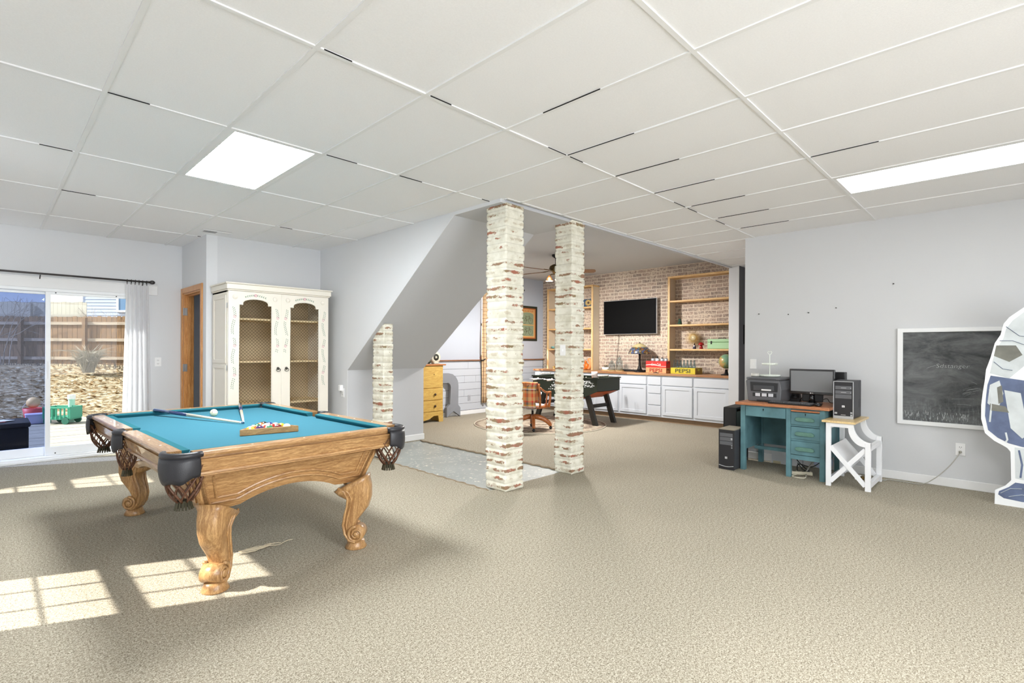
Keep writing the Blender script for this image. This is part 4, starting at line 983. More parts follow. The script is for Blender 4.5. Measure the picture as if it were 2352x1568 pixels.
MB().tube([(0, .022 * math.cos(a), .27 + .018 * math.sin(a) + (.006 if abs(math.cos(a)) > .5 else 0)) for a in [2 * PI * k / 16 for k in range(16)]], .0028, 6, closed=True).build('handle', m_cake, CS)
t = thing('label_tin', 'small round silver tin beside the cake stand on the printer', 'tin', (3.86, 1.062, 1.012)); MB().smooth().lathe([(0, 0), (.042, 0), (.042, .042), (.0, .042)], n=24).build('tin_body', mat('silver_tin', (196, 196, 192), .4, .4), t)
MB().lathe([(.0425, .012), (.0428, .012), (.0428, .034), (.0425, .034)], n=24).build('tin_label', mat('tin_label', (214, 212, 204), .7), t)
# monitor
MN = thing('computer_monitor', 'wide black computer monitor with a grey screen on the desk', 'monitor', (3.92, .50, .744))
L(MN).box(3.90, 3.935, .283, .717, .842, 1.112).build('housing', mat('monitor_black', (36, 36, 38), .15, coat=.6), MN, bevel=.006)
L(MN).box(3.896, 3.9005, .302, .700, .872, 1.092).build('screen', mat('screen_grey', (128, 129, 132), .35), MN)
L(MN).box(3.93, 3.96, .40, .60, .76, 1.0).build('back_shell', m_black, MN, bevel=.01)
L(MN).smooth().cyl((3.93, .50, .75), .035, .10, 20, 'z', .022).build('neck', mat('glossy_black', (24, 24, 26), .12, coat=.6), MN)
L(MN).smooth().lathe([(0, 0), (.10, 0), (.10, .006), (.03, .014), (0, .014)], (3.93, .50, .7445), 28).build('base', bpy.data.materials['glossy_black'], MN)
lg = L(MN).cyl((3.896, .508, .857), .006, .003, 16, 'x').build('logo_disc', mat('logo_pale', (214, 210, 210), .5), MN)
text('logo_letters', 'LG', .014, bpy.data.materials['logo_pale'], MN, (3.896 - 3.92, .490 - .50, .857 - .744), RX)
# keyboard and mouse
KB = thing('keyboard', 'black computer keyboard at the front edge of the desk', 'keyboard', (3.66, .62, .744), math.radians(-3))
MB().box(-.07, .07, -.20, .22, 0, .016).build('tray', m_black, KB, bevel=.005)
mb = MB()
for r in range(5):
    for k in range(18): mb.box(-.058 + r * .023, -.040 + r * .023, -.19 + k * .0222, -.172 + k * .0222, .016, .024 + .001 * r)
mb.build('keys', mat('key_grey', (88, 89, 92), .5), KB)
t = thing('computer_mouse', 'black computer mouse right of the keyboard', 'mouse', (3.66, .375, .744)); MB().smooth().sphere((0, 0, .012), .032, 20, (1.5, 1, .62)).build('shell', bpy.data.materials['glossy_black'], t); MB().smooth().cyl((-.022, -.004, .028), .008, .008, 12, 'y').build('wheel', m_prn, t)
t = thing('desk_speaker', 'small black speaker half hidden behind the monitor, left side', 'speaker', (4.08, .70, .744)); MB().hexa([(-.05, -.05, 0), (.04, -.05, 0), (.04, .05, 0), (-.05, .05, 0), (-.02, -.035, .10), (.04, -.035, .10), (.04, .035, .10), (-.02, .035, .10)]).build('cabinet', m_black, t, bevel=.006); MB().smooth().cyl((-.042, 0, .045), .028, .006, 18, 'x').build('cone', m_prnd, t)
t = thing('desk_speaker', 'small black speaker showing between the monitor and the tower, right side', 'speaker', (4.1, .27, .744)); MB().box(-.05, .05, -.045, .045, 0, .34).build('cabinet', m_black, t, bevel=.006); MB().smooth().cyl((-.055, 0, .24), .03, .006, 18, 'x').cyl((-.055, 0, .12), .03, .006, 18, 'x').build('cone', m_prnd, t)
mb = MB().smooth()
def wire(t, pts, r=.0035, m_=None, name='cable'): return MB().smooth().tube(pts, r, 7).build(name, m_ or m_black, t)
def spline(pts, n=10):
    P = [Vector(p) for p in pts]; out = []
    for i in range(len(P) - 1):
        a, b, c, d = P[max(0, i - 1)], P[i], P[i + 1], P[min(len(P) - 1, i + 2)]
        for k in range(n):
            t = k / n; out.append(.5 * ((2 * b) + (c - a) * t + (2 * a - 5 * b + 4 * c - d) * t * t + (3 * b - a - 3 * c + d) * t ** 3))
    return out + [P[-1]]
o = wire(None, [tuple(p) for p in spline([(4.05, .66, .75), (3.98, .60, .80), (4.02, .55, .77), (4.0, .47, .76), (3.99, .38, .80), (3.96, .34, .765), (4.0, .30, .76)])]); tag(o, 'tangle of black cable behind the monitor foot on the desk', 'cable')

# PC towers
def tower(name, label, loc, w, dpt, h, frame=False, rz=0):
    t = thing(name, label, 'computer tower', loc, rz)
    MB().box(0, dpt, -w / 2, w / 2, .006, h).build('case', mat(name + '_case%d' % int(loc[2] * 10), (62, 62, 66), .5), t, bevel=.004)
    f = MB().box(-.018, .0, -w / 2, w / 2, .0, h).build('front_panel', mat(name + '_front%d' % int(loc[2] * 10), (44, 44, 48), .35), t, bevel=.006)
    return t, f
m_silver = mat('silver_plastic', (190, 192, 196), .35, .3)
t, f = tower('computer_tower', 'black computer tower standing on the white side table', (3.708, .164, .635), .174, .32, .375)
mb = MB().box(-.024, -.016, -.087, -.080, 0, .372).box(-.024, -.016, .080, .087, 0, .372).box(-.026, -.016, -.087, .087, 0, .028).box(-.024, -.016, -.087, .087, .365, .372); mb.build('silver_edge', m_silver, t, bevel=.002)
for z in (.29, .245): mb = MB().box(-.022, -.018, -.07, .07, z, z + .035); o = mb.build('disc_drive', m_prn, f, bevel=.002); MB().box(-.0235, -.022, -.025, .02, z + .014, z + .018).box(-.0235, -.022, -.066, -.06, z + .012, z + .018).build('drive_slot', m_silver, o)
MB().box(-.022, -.018, -.07, .07, .200, .24).build('card_bay', m_prn, f, bevel=.002)
o = MB().box(-.0205, -.0185, -.012, .012, .112, .132).build('badge', m_white, f, bevel=.002); text('badge_letters', 'hp', .016, mat('badge_blue', (60, 70, 110), .5), f, (-.0212, 0, .121), RX)
MB().box(-.020, -.018, .052, .074, .045, .062).box(-.020, -.018, -.076, -.06, .055, .07).box(-.020, -.018, -.076, -.06, .030, .046).build('sticker', m_silver, f)
MB().box(-.020, -.018, -.02, .02, .036, .041).build('model_mark', m_silver, f)
mb = MB()
for k in range(6): mb.box(.20, .29, -.0885, -.087, .30 + k * .009, .303 + k * .009)
for k in range(10): mb.box(.20, .29, -.0885, -.087, .10 + k * .009, .103 + k * .009)
mb.build('side_vent', m_black, t)
t, f = tower('computer_tower', 'black computer tower standing on the carpet left of the desk', (3.45, 1.215, 0), .172, .28, .44)
MB().box(-.02, .28, -.086, .086, .436, .446).build('top_panel', mat('dusty_tan', (150, 142, 126), .8), t)
for z in (.36, .315, .27): o = MB().box(-.022, -.018, -.07, .07, z, z + .04).build('disc_drive', m_prn, f, bevel=.002)
MB().box(-.024, -.018, -.068, -.052, .33, .352).box(-.024, -.018, -.066, -.056, .262, .272).box(-.024, -.018, -.066, -.056, .240, .250).build('button', m_silver, f)
MB().box(-.021, -.018, -.012, .014, .118, .142).build('badge', m_silver, f, bevel=.001)
MB().smooth().tube([(-.02, .078 - .156 * k / 10, .045 - .012 * math.sin(PI * k / 10)) for k in range(11)], .004, 6).build('silver_trim', m_silver, f)
t = thing('open_computer_case', 'open black computer case with its side off, on end behind the desk leg', 'computer case', (3.95, 1.30, .0))
mb = L(t).prism([(3.76, .0), (4.14, .0), (4.14, .66), (3.76, .65)], 1.235, 1.38, 'y', [[(3.78, .03), (4.12, .03), (4.12, .63), (3.78, .63)]]); mb.build('shell', mat('case_black', (40, 40, 42), .5), t, bevel=.003)
L(t).box(3.80, 4.12, 1.25, 1.34, .42, .60).build('drive_cage', mat('cage_grey', (150, 148, 140), .5, .5), t)
L(t).box(3.85, 4.12, 1.25, 1.33, .34, .37).box(3.80, 4.0, 1.25, 1.29, .22, .30).build('power_unit', m_prn, t)
L(t).box(3.76, 4.12, 1.37, 1.38, .03, .63).build('board', m_prnd, t)

# side table with crossed braces and a curved shoulder
m_tw = mat('white_table_paint', (238, 239, 242), .4); m_twood = wood('side_table_top', (234, 208, 158), (214, 182, 124), (1.2, 12, 12), 3, .4)
ST = thing('side_table', 'white side table with crossed braces, curved shoulder and pale wooden top', 'side table', (3.75, .09, 0))
L(ST).box(3.44, 4.07, .015, .294, .615, .635).build('table_top', m_twood, ST, bevel=.003)
for x0 in (3.46, 4.00):
    for (y0, y1, h_) in ((.22, .262, .615), (-.103, -.058, .452)): L(ST).box(x0, x0 + .03, y0, y1, 0, h_).build('leg', m_tw, ST, bevel=.002)
    pl = [(.22, .615), (.035, .615)] + [(.035 - .138 * (1 - math.cos(a)), .612 - .16 * math.sin(a)) for a in [PI / 2 * k / 10 for k in range(11)]] + [(-.103, .40), (-.058, .40)] + [(.077 - .135 * (1 - math.cos(a)), .575 - .165 * math.sin(a)) for a in [PI / 2 * k / 10 for k in range(10, -1, -1)]] + [(.22, .575)]
    L(ST).prism(pl, x0 + .003, x0 + .027, 'x').build('curved_shoulder', m_tw, ST)
    for (a, b) in (((.225, .385), (-.06, .045)), ((-.06, .385), (.225, .045))):
        dv = Vector((b[0] - a[0], b[1] - a[1])).normalized(); nn = Vector((-dv.y, dv.x)) * .02
        xo = .004 if a[0] > 0 else .010
        L(ST).prism([(a[0] + nn.x, a[1] + nn.y), (b[0] + nn.x, b[1] + nn.y), (b[0] - nn.x, b[1] - nn.y), (a[0] - nn.x, a[1] - nn.y)], x0 + xo, x0 + xo + .014, 'x').build('cross_brace', m_tw, ST)
for bx in ((-.10, -.062, .03, .072), (.225, .260, .03, .072), (-.10, -.062, .375, .415), (.235, .255, .55, .60)): L(ST).box(3.49, 4.0, *bx).build('rail', m_tw, ST)
def slab(y0, z0, y1, z1, name, m_):
    dv = Vector((y1 - y0, z1 - z0)).normalized(); nn = Vector((-dv.y, dv.x)) * .006
    L(ST).prism([(y0 + nn.x, z0 + nn.y), (y1 + nn.x, z1 + nn.y), (y1 - nn.x, z1 - nn.y), (y0 - nn.x, z0 - nn.y)], 3.485, 4.005, 'x').build(name, m_, ST)
slab(.215, .392, .085, .232, 'magazine_slope', m_tw); slab(-.05, .392, .075, .232, 'magazine_slope', m_tw)

# power strips, cables, white box under the desk
t = thing('power_strip', 'beige power strip lying on the carpet in front of the desk drawers', 'power strip', (3.74, .56, .0), math.radians(118))
MB().box(-.11, .11, -.028, .028, .004, .04).build('housing', mat('beige_plastic', (206, 198, 176), .5), t, bevel=.006)
for k in range(4): MB().box(-.09 + k * .045, -.062 + k * .045, -.012, .012, .04, .0415).build('socket', m_slot, t)
cab = [((3.72, .50, .02), (3.60, .48, .008), (3.56, .54, .008), (3.60, .60, .008), (3.72, .58, .01)), ((3.80, .52, .03), (3.86, .48, .12), (3.98, .40, .2), (4.08, .38, .26)), ((3.78, .6, .03), (3.9, .62, .08), (4.0, .5, .06), (4.1, .36, .22))]
tag(wire(None, [tuple(p) for p in spline(cab[0])], .006, mat('beige_cord', (210, 204, 186), .6)), 'beige looped cord in front of the power strip', 'cord')
tag(wire(None, [tuple(p) for p in spline(cab[1])], .008, mat('grey_cord', (170, 168, 160), .6)), 'thick pale grey cable rising behind the desk drawers', 'cable')
tag(wire(None, [tuple(p) for p in spline(cab[2])], .005), 'black cable curling behind the power strip under the desk', 'cable')
tag(wire(None, [tuple(p) for p in spline([(3.86, .62, .10), (3.84, .56, .04), (3.9, .52, .02), (3.96, .58, .04), (4.0, .66, .10), (4.1, .72, .16)])], .005), 'black cable sagging between the desk foot rail and the power strip', 'cable')
t = thing('white_box', 'white cardboard box on the carpet under the desk against the wall', 'box', (4.19, .80, 0)); L(t).box(4.16, 4.225, .66, .98, 0, .17).build('carton', mat('white_card', (214, 216, 220), .7), t, bevel=.003); L(t).box(4.157, 4.16, .88, .96, .0, .03).build('tape', mat('tape_beige', (212, 202, 170), .6), t)
t = thing('blue_bag', 'white and blue plastic bag behind the desk drawers', 'bag', (4.19, .45, 0)); mb = L(t).smooth(); mb.sphere((4.19, .46, .09), .09, 16, (.35, 1.1, 1)); mb.build('bag_body', mat('bag_white_blue', (196, 208, 232), .5, var=.1, vs=18), t)
t = thing('wall_adapter', 'white adapter with brass prongs on the carpet behind the side table', 'adapter', (3.95, .07, 0)); L(t).box(3.92, 3.98, .06, .11, .0, .045).build('body', m_plate, t, bevel=.006); L(t).smooth().cyl((3.93, .03, .025), .018, .03, 14, 'y').build('plug', m_brass, t)
tag(wire(None, [tuple(p) for p in spline([(4.238, -.684, .350), (4.20, -.66, .30), (4.17, -.60, .20), (4.14, -.50, .08), (4.12, -.40, .012), (4.14, -.25, .008), (4.13, -.14, .008), (4.07, -.12, .008), (4.06, -.05, .008), (4.10, .04, .008)])], .0045, bpy.data.materials['grey_cord']), 'grey cord running from the outlet down along the baseboard', 'cord')
t = thing('wall_plug', 'grey plug in the lower socket under the chalkboard', 'plug', (4.238, -.684, .35)); MB().smooth().cyl((-.02, 0, 0), .012, .022, 12, 'x').build('plug_body', bpy.data.materials['grey_cord'], t)

# ------------------------------------------------------------- chalkboard
CB = thing('chalkboard', 'black chalkboard in a white frame, smeared with chalk, on the right wall', 'chalkboard', (XR, -.95, 1.06))
y0, y1, z0, z1 = -1.72, -.197, .575, 1.537
L(CB).prism([(y0, z0), (y1, z0), (y1, z1), (y0, z1)], XR - .03, XR, 'x', [[(y0 + .045, z0 + .04), (y1 - .045, z0 + .04), (y1 - .045, z1 - .04), (y0 + .045, z1 - .04)]]).build('frame', m_white, CB, bevel=.003)
x = NT('chalk_slate'); mp = x.coord((1, 1.6, 3.4), (.35, 0, 0)); nz = x.n('TexNoise', {'Scale': 1.9, 'Detail': 9.0, 'Roughness': .72, 'Distortion': .5}); x.l(mp, 'Vector', nz, 'Vector')
mp2 = x.coord((1, 30, 6)); nv = x.n('TexNoise', {'Scale': 2.0, 'Detail': 5.0, 'Roughness': .8}); x.l(mp2, 'Vector', nv, 'Vector')
tc = x.n('TexCoord'); sp = x.n('SeparateXYZ'); x.l(tc, 'Object', sp, 0); lo = x.n('MapRange', {1: -.20, 2: -.45, 3: 0.0, 4: 1.0}); x.l(sp, 2, lo, 0)
r1 = x.ramp(nz, 'Fac', [(.36, lin((62, 64, 66))), (.70, lin((122, 124, 125)))]); r2 = x.ramp(nv, 'Fac', [(.50, (0, 0, 0, 1)), (.72, (1, 1, 1, 1))])
ml = x.n('Math', operation='MULTIPLY'); x.l(r2, 'Color', ml, 0); x.l(lo, 0, ml, 1); ml2 = x.n('Math', {1: .6}, operation='MULTIPLY'); x.l(ml, 0, ml2, 0)
mx = x.n('Mix', data_type='RGBA'); x.l(ml2, 0, mx, 0); x.l(r1, 'Color', mx, 6); mx.inputs[7].default_value = lin((196, 206, 208)); x.l(mx, 2, x.b, 'Base Color'); x.b.inputs['Roughness'].default_value = .85
sl = L(CB).box(XR - .014, XR - .006, y0 + .04, y1 - .04, z0 + .035, z1 - .035).build('slate', x.m, CB)
m_chalk = mat('chalk', (196, 200, 200), 1)
text('chalk_writing', 'Sdstanger', .055, m_chalk, CB, (-.0155, -.622 + .95, 1.165 - 1.06), RX, 1.15, .0004, .12, -.0012)
mb = L(CB); rnd = random.Random(6)
def stroke(a, b, r=.002): mb.tube([(XR - .0145, a[0], a[1]), (XR - .0145, (a[0] + b[0]) / 2, (a[1] + b[1]) / 2 + .004), (XR - .0145, b[0], b[1])], r, 4, flat=.4)
stroke((-.43, 1.14), (-.50, 1.17)); stroke((-.62, .85), (-.78, .86)); stroke((-.66, .80), (-.76, .80)); stroke((-.76, 1.02), (-.80, 1.0))
for k in range(14): a = (-.72 + rnd.uniform(-.05, .04), .90 + rnd.uniform(-.03, .06)); stroke(a, (a[0] - .06, a[1] + .02), .0016)
for k in range(50): a = (rnd.uniform(-.75, -.26), rnd.uniform(.63, .70)); stroke(a, (a[0] + rnd.uniform(-.004, .004), a[1] + rnd.uniform(.01, .035)), .0014)
mb.build('chalk_strokes', m_chalk, CB)
# nail holes above the chalkboard
for k, (u, v) in enumerate(((1.155, 1.75), (.83, 1.73), (.62, 1.74), (-.16, 2.0), (.35, 1.78))): tag(MB().cyl((0, 0, 0), .006, .012, 8, 'x').build('wall_nail', m_slot, loc=(XR - .012, u, v)), 'small dark nail in the bare right wall above the desk', 'nail', 'nails in the right wall')

# ------------------------------------------------------------- cardboard standee (plain generic print)
SD = thing('cardboard_standee', 'life-size white-edged cardboard standee printed in blue-grey and white by the chalkboard', 'standee', (3.80, -1.25, 0))
half = [(-1.02, 1.600), (-.985, 1.545), (-.965, 1.45), (-.93, 1.38), (-.905, 1.26), (-.875, 1.15), (-.868, 1.06), (-.855, .95), (-.845, .84), (-.845, .72), (-.87, .60), (-.93, .54), (-.98, .51), (-1.01, .49), (-1.03, .46), (-1.035, .22), (-1.00, .17), (-.935, .12), (-.932, .0), (-1.60, 0), (-1.60, .12), (-1.52, .20), (-1.50, .46), (-1.62, .52), (-1.68, .62), (-1.69, .95), (-1.62, 1.2), (-1.56, 1.40), (-1.50, 1.58), (-1.38, 1.70), (-1.25, 1.73), (-1.12, 1.69)]
L(SD).prism(half, 3.800, 3.806, 'x').build('board', mat('white_foamboard', (238, 240, 242), .6), SD)
m_navy = mat('print_blue_grey', (96, 108, 138), .6, var=.25, vs=9); m_pale = mat('print_pale', (206, 212, 214), .6, var=.12, vs=7); m_olive = mat('print_olive', (120, 120, 112), .6, var=.2, vs=8)
def ink(pl, name, m_, d=3.7990): L(SD).prism(pl, d, 3.8001, 'x').build(name, m_, SD)
ink([(-1.04, 1.57), (-1.00, 1.50), (-.985, 1.42), (-.945, 1.34), (-.92, 1.24), (-.90, 1.12), (-1.02, 1.08), (-1.12, 1.20), (-1.22, 1.30), (-1.40, 1.30), (-1.50, 1.40), (-1.40, 1.66), (-1.25, 1.70), (-1.12, 1.65)], 'printed_jacket', m_pale)
ink([(-.905, 1.10), (-.885, 1.02), (-.875, .90), (-.87, .75), (-.89, .63), (-.95, .57), (-1.02, .53), (-1.10, .51), (-1.45, .50), (-1.62, .56), (-1.66, .80), (-1.60, 1.10), (-1.40, 1.16), (-1.15, 1.06)], 'printed_coat', m_navy)
ink([(-.94, 1.36), (-.925, 1.27), (-1.02, 1.22), (-1.10, 1.28), (-1.06, 1.36)], 'printed_patch', m_olive, 3.7985)
ink([(-.90, 1.02), (-.885, .86), (-.95, .80), (-.985, .95), (-.96, 1.06)], 'printed_patch', m_pale, 3.7982)
ink([(-.99, .98), (-1.03, .66), (-1.10, .58), (-1.14, .62), (-1.09, .96)], 'printed_patch', m_pale, 3.7982)
ink([(-1.055, .50), (-1.06, .24), (-1.22, .22), (-1.24, .50)], 'printed_trouser', m_pale)
ink([(-1.30, .50), (-1.31, .24), (-1.47, .22), (-1.48, .50)], 'printed_trouser', m_pale)
ink([(-.955, .085), (-.96, .115), (-1.02, .16), (-1.06, .205), (-1.24, .20), (-1.24, .06), (-1.10, .05), (-.99, .06)], 'printed_boot', m_navy)
ink([(-1.30, .20), (-1.48, .20), (-1.54, .15), (-1.58, .10), (-1.55, .06), (-1.30, .06)], 'printed_boot', m_navy)
def fold(pts, r=.004, m_=m_navy):
    return [(3.7985, p[0], p[1]) for p in pts], r
for nm, m_, seg in (('printed_folds', m_navy, (((-1.0, 1.52), (-1.08, 1.44), (-1.2, 1.42)), ((-.96, 1.40), (-1.04, 1.40), (-1.12, 1.36)), ((-1.12, 1.64), (-1.16, 1.52), (-1.3, 1.46)), ((-.925, 1.22), (-.98, 1.16), (-1.04, 1.15)), ((-1.08, .48), (-1.10, .36), (-1.09, .25)), ((-1.16, .48), (-1.17, .34), (-1.15, .24)))),
                    ('printed_highlights', m_pale, (((-.90, .98), (-.91, .84), (-.90, .70)), ((-1.0, .62), (-1.01, .56), (-1.0, .54)), ((-1.12, 1.02), (-1.16, .84), (-1.14, .58)), ((-.97, .10), (-1.03, .15), (-1.10, .16)), ((-1.02, .08), (-1.10, .11), (-1.2, .10)), ((-1.24, .56), (-1.26, .8), (-1.22, 1.0))))):
    mb = L(SD)
    for q in seg: mb.tube([(3.7990, y_, z_) for y_, z_ in q], .007, 5, flat=.3)
    mb.build(nm, m_, SD)
ink([(-.945, 1.00), (-.975, 1.02), (-.985, .88), (-.955, .86)], 'printed_flask', m_olive, 3.7975)
ink([(-.90, .86), (-1.00, .84), (-1.02, .79), (-.90, .80)], 'printed_belt', m_olive, 3.7975)
L(SD).prism([(3.806, 0), (3.98, 0), (3.806, .55)], -1.26, -1.255, 'y').build('easel_back', bpy.data.materials['white_foamboard'], SD)
# ------------------------------------------------------------- den: built-in base cabinets and worktop
m_cab = mat('cabinet_paint', (204, 208, 214), .5)
def cab(y0, y1, kind, label):
    t = thing('base_cabinet', label, 'cabinet', (6.33, (y0 + y1) / 2, 0), 0, 'grey-white base cabinets under the brick wall')
    g = .018
    L(t).box(6.34, 6.88, y0, y1, .09, .85).build('carcass', m_cab, t, bevel=.002)
    L(t).box(6.40, 6.88, y0, y1, 0, .09).build('toe_kick', mat('toe_kick_tan', (150, 124, 98), .8) if 'toe_kick_tan' not in bpy.data.materials else bpy.data.materials['toe_kick_tan'], t)
    if kind == 'door':
        a, b = y0 + g, y1 - g
        L(t).box(6.322, 6.34, a, b, .676, .822).build('drawer', m_cab, t, bevel=.004)
        d = L(t).box(6.328, 6.34, a + .03, b - .03, .16, .64).prism([(a, .135), (b, .135), (b, .655), (a, .655)], 6.318, 6.34, 'x', [[(a + .055, .19), (b - .055, .19), (b - .055, .60), (a + .055, .60)]]).build('cabinet_door', m_cab, t, bevel=.003)
    else:
        for z0, z1 in ((.676, .822), (.522, .658), (.312, .508), (.12, .297)): L(t).box(6.322, 6.34, y0 + g, y1 - g, z0, z1).build('drawer', m_cab, t, bevel=.004)
cab(2.315, 2.945, 'door', 'grey-white base cabinet at the right end, under the globe')
cab(2.947, 3.545, 'door', 'grey-white base cabinet under the yellow crate, second from the right')
cab(3.547, 3.838, 'drawers', 'narrow four-drawer cabinet under the red and orange crates')
cab(3.840, 4.450, 'door', 'grey-white base cabinet under the stained glass lamp, left of the four-drawer unit')
cab(4.452, 5.062, 'door', 'grey-white base cabinet under the glass jars')
cab(5.064, 5.50, 'drawers', 'narrow drawer cabinet mostly behind the football table, under the squirrel')
cab(5.502, 6.08, 'door', 'grey-white base cabinet behind the second tall pillar')
cab(6.082, 6.64, 'door', 'grey-white base cabinet at the left end behind the football table')
x = NT('butcher_block'); tc = x.n('TexCoord'); sp = x.n('SeparateXYZ'); x.l(tc, 'Object', sp, 0); cb = x.n('CombineXYZ'); x.l(sp, 1, cb, 0); x.l(sp, 0, cb, 1)
br = x.n('TexBrick', {'Color1': lin((196, 150, 104)), 'Color2': lin((146, 98, 62)), 'Mortar': lin((120, 80, 50)), 'Scale': 1.0, 'Mortar Size': .0006, 'Brick Width': .46, 'Row Height': .04}); x.l(cb, 0, br, 'Vector'); x.l(br, 'Color', x.b, 'Base Color'); x.b.inputs['Roughness'].default_value = .45
tag(MB().box(-.30, .29, -2.18, 2.18, 0, .036).build('wooden_worktop', x.m, loc=(6.605, 4.492, .851), bevel=.004), 'butcher-block worktop running the length of the base cabinets', 'worktop')
ZW = .888
# shelf frames standing on the worktop
def shelf(y0, y1, up, label):
    t = thing('shelf_frame', label, 'shelf', (6.77, (y0 + y1) / 2, ZW))
    zt = 2.685
    for (a, b) in up:
        u = L(t).box(6.645, 6.67, a, b, ZW, zt).build('upright', m_pinev, t, bevel=.002); L(t).box(6.67, 6.885, a + .004, b - .004, ZW, zt).build('ply_side', m_ply, u)
    L(t).box(6.64, 6.885, y0, y1, zt - .035, zt).build('top_board', m_pine, t, bevel=.003)
    ya = up[-1][0] if up[-1][0] > y0 + .5 else y1; yb = up[0][1] if up[0][0] < y0 + .1 else y0
    for z in (2.235, 1.787, 1.337): L(t).box(6.65, 6.885, yb, ya, z - .032, z).build('shelf_board', m_pine, t, bevel=.003)
shelf(2.315, 3.60, [(3.56, 3.60)], 'tall pine shelf frame at the right of the television')
shelf(5.30, 6.56, [(5.30, 5.34), (6.52, 6.56)], 'tall pine shelf frame at the left, half behind the brick pillar')
# television and its cord
t = thing('television', 'black flat television on the limed brick wall', 'television', (6.84, 4.52, 1.98))
L(t).box(6.80, 6.84, 3.91, 5.13, 1.635, 2.33).build('housing', m_silver, t, bevel=.004)
L(t).box(6.796, 6.801, 3.918, 5.124, 1.642, 2.323).build('screen', mat('tv_black', (6, 6, 7), .6, spec=.1), t)
L(t).box(6.84, 6.89, 4.3, 4.75, 1.85, 2.1).build('wall_mount', m_black, t)
L(t).tube([tuple(p) for p in spline([(6.87, 4.80, 1.64), (6.87, 4.83, 1.3), (6.87, 4.875, .90)])], .004, 6).build('power_cord', m_black, t)
# stained glass lamp
x = NT('stained_glass'); mp = x.coord((1, 1, 1.2)); vo = x.n('TexVoronoi', {'Scale': 26.0}); x.l(mp, 'Vector', vo, 'Vector'); ve = x.n('TexVoronoi', {'Scale': 26.0}, feature='DISTANCE_TO_EDGE'); x.l(mp, 'Vector', ve, 'Vector')
sc_ = x.n('SeparateColor'); x.l(vo, 'Color', sc_, 0)
rp = x.ramp(sc_, 0, [(0, lin((64, 76, 112))), (.25, lin((96, 104, 136))), (.45, lin((74, 92, 74))), (.62, lin((150, 96, 58))), (.8, lin((104, 80, 48))), (1, lin((196, 176, 120)))])
eg = x.ramp(ve, 'Distance', [(.03, (0, 0, 0, 1)), (.06, (1, 1, 1, 1))]); mx = x.n('Mix', data_type='RGBA'); x.l(eg, 'Color', mx, 0); mx.inputs[6].default_value = lin((34, 32, 28)); x.l(rp, 'Color', mx, 7)
tc = x.n('TexCoord'); sp = x.n('SeparateXYZ'); x.l(tc, 'Object', sp, 0); mr = x.n('MapRange', {1: .47, 2: .50}); x.l(sp, 2, mr, 0); mx2 = x.n('Mix', data_type='RGBA'); x.l(mr, 0, mx2, 0); x.l(mx, 2, mx2, 6); mx2.inputs[7].default_value = lin((206, 190, 140)); x.l(mx2, 2, x.b, 'Base Color'); x.b.inputs['Roughness'].default_value = .25; x.b.inputs['Transmission Weight'].default_value = .15
LP = thing('stained_glass_lamp', 'table lamp with stained glass shade and dark stem below the television', 'lamp', (6.62, 4.17, ZW))
MB().smooth().lathe([(0, 0), (.105, 0), (.105, .01), (.085, .025), (.055, .04), (.04, .07), (.024, .12), (.018, .2), (.018, .32), (.026, .34), (.014, .36), (.010, .40), (0, .40)], n=28).build('lamp_base', m_iron, LP)
MB().smooth().lathe([(.215, .352), (.213, .372), (.195, .42), (.155, .475), (.10, .52), (.045, .55), (.02, .556)], n=40).build('lamp_shade', x.m, LP, solid=.004)
MB().smooth().lathe([(0, .58), (.008, .575), (.010, .566), (.03, .558), (.03, .552), (0, .55)], n=16).build('finial', m_iron, LP)
MB().tube([tuple(p) for p in spline([(.03, -.035, .34), (.03, -.05, .22), (.03, -.04, .12), (.04, -.055, .02)])], .002, 5).build('pull_cord', m_black, LP)
tag(MB().box(-.05, .05, -.34, .34, 0, .035).build('soundbar', m_black, loc=(6.80, 4.42, ZW), bevel=.008), 'long low black soundbar behind the stained glass lamp', 'soundbar')
# crates
def crate(name, label, y0, y1, z0, z1, x0, x1, m_, body, msize, mcol, sx, side=None, shear=0):
    t = thing(name, label, 'crate', ((x0 + x1) / 2, (y0 + y1) / 2, z0)); h = z1 - z0
    L(t).box(x0, x0 + .012, y0, y1, z0, z1).build('front_board', m_, t, bevel=.002)
    L(t).box(x1 - .012, x1, y0, y1, z0, z1).build('back_board', m_, t, bevel=.002)
    for yy in (y0, y1 - .014): L(t).prism([(x0 + .012, z0), (x1 - .012, z0), (x1 - .012, z1), (x0 + .012, z1)], yy, yy + .014, 'y', [[((x0 + x1) / 2 - .045, z1 - .045), ((x0 + x1) / 2 + .045, z1 - .045), ((x0 + x1) / 2 + .045, z1 - .02), ((x0 + x1) / 2 - .045, z1 - .02)]]).build('end_board', side or m_, t, bevel=.002)
    L(t).box(x0 + .012, x1 - .012, y0 + .014, y1 - .014, z0, z0 + .01).build('bottom', m_, t)
    text('lettering', body, msize, mcol, t, (-(x1 - x0) / 2 - .0015, 0, h * .48), RX, sx, .001, shear, .0012 if not shear else .0004)
    return t
m_ore = wood('orange_crate_wood', (232, 176, 128), (206, 136, 88), (12, 1.2, 12), 3, .7, coat=0); m_yel = mat('yellow_crate_paint', (208, 190, 54), .6, var=.08, vs=14); m_red = mat('red_crate_paint', (206, 46, 40), .6, var=.06, vs=14)
m_rlet = mat('red_letter', (150, 34, 26), .7); m_glet = mat('green_black_letter', (66, 72, 44), .7); m_wlet = mat('white_letter', (236, 214, 208), .7)
x0c = 6.48
crate('drinks_crate', 'natural wood drinks crate lettered in red, under the red crate', 3.54, 3.955, ZW, .986, x0c, x0c + .16, m_ore, 'PEPSI', .092, m_rlet, 1.30)
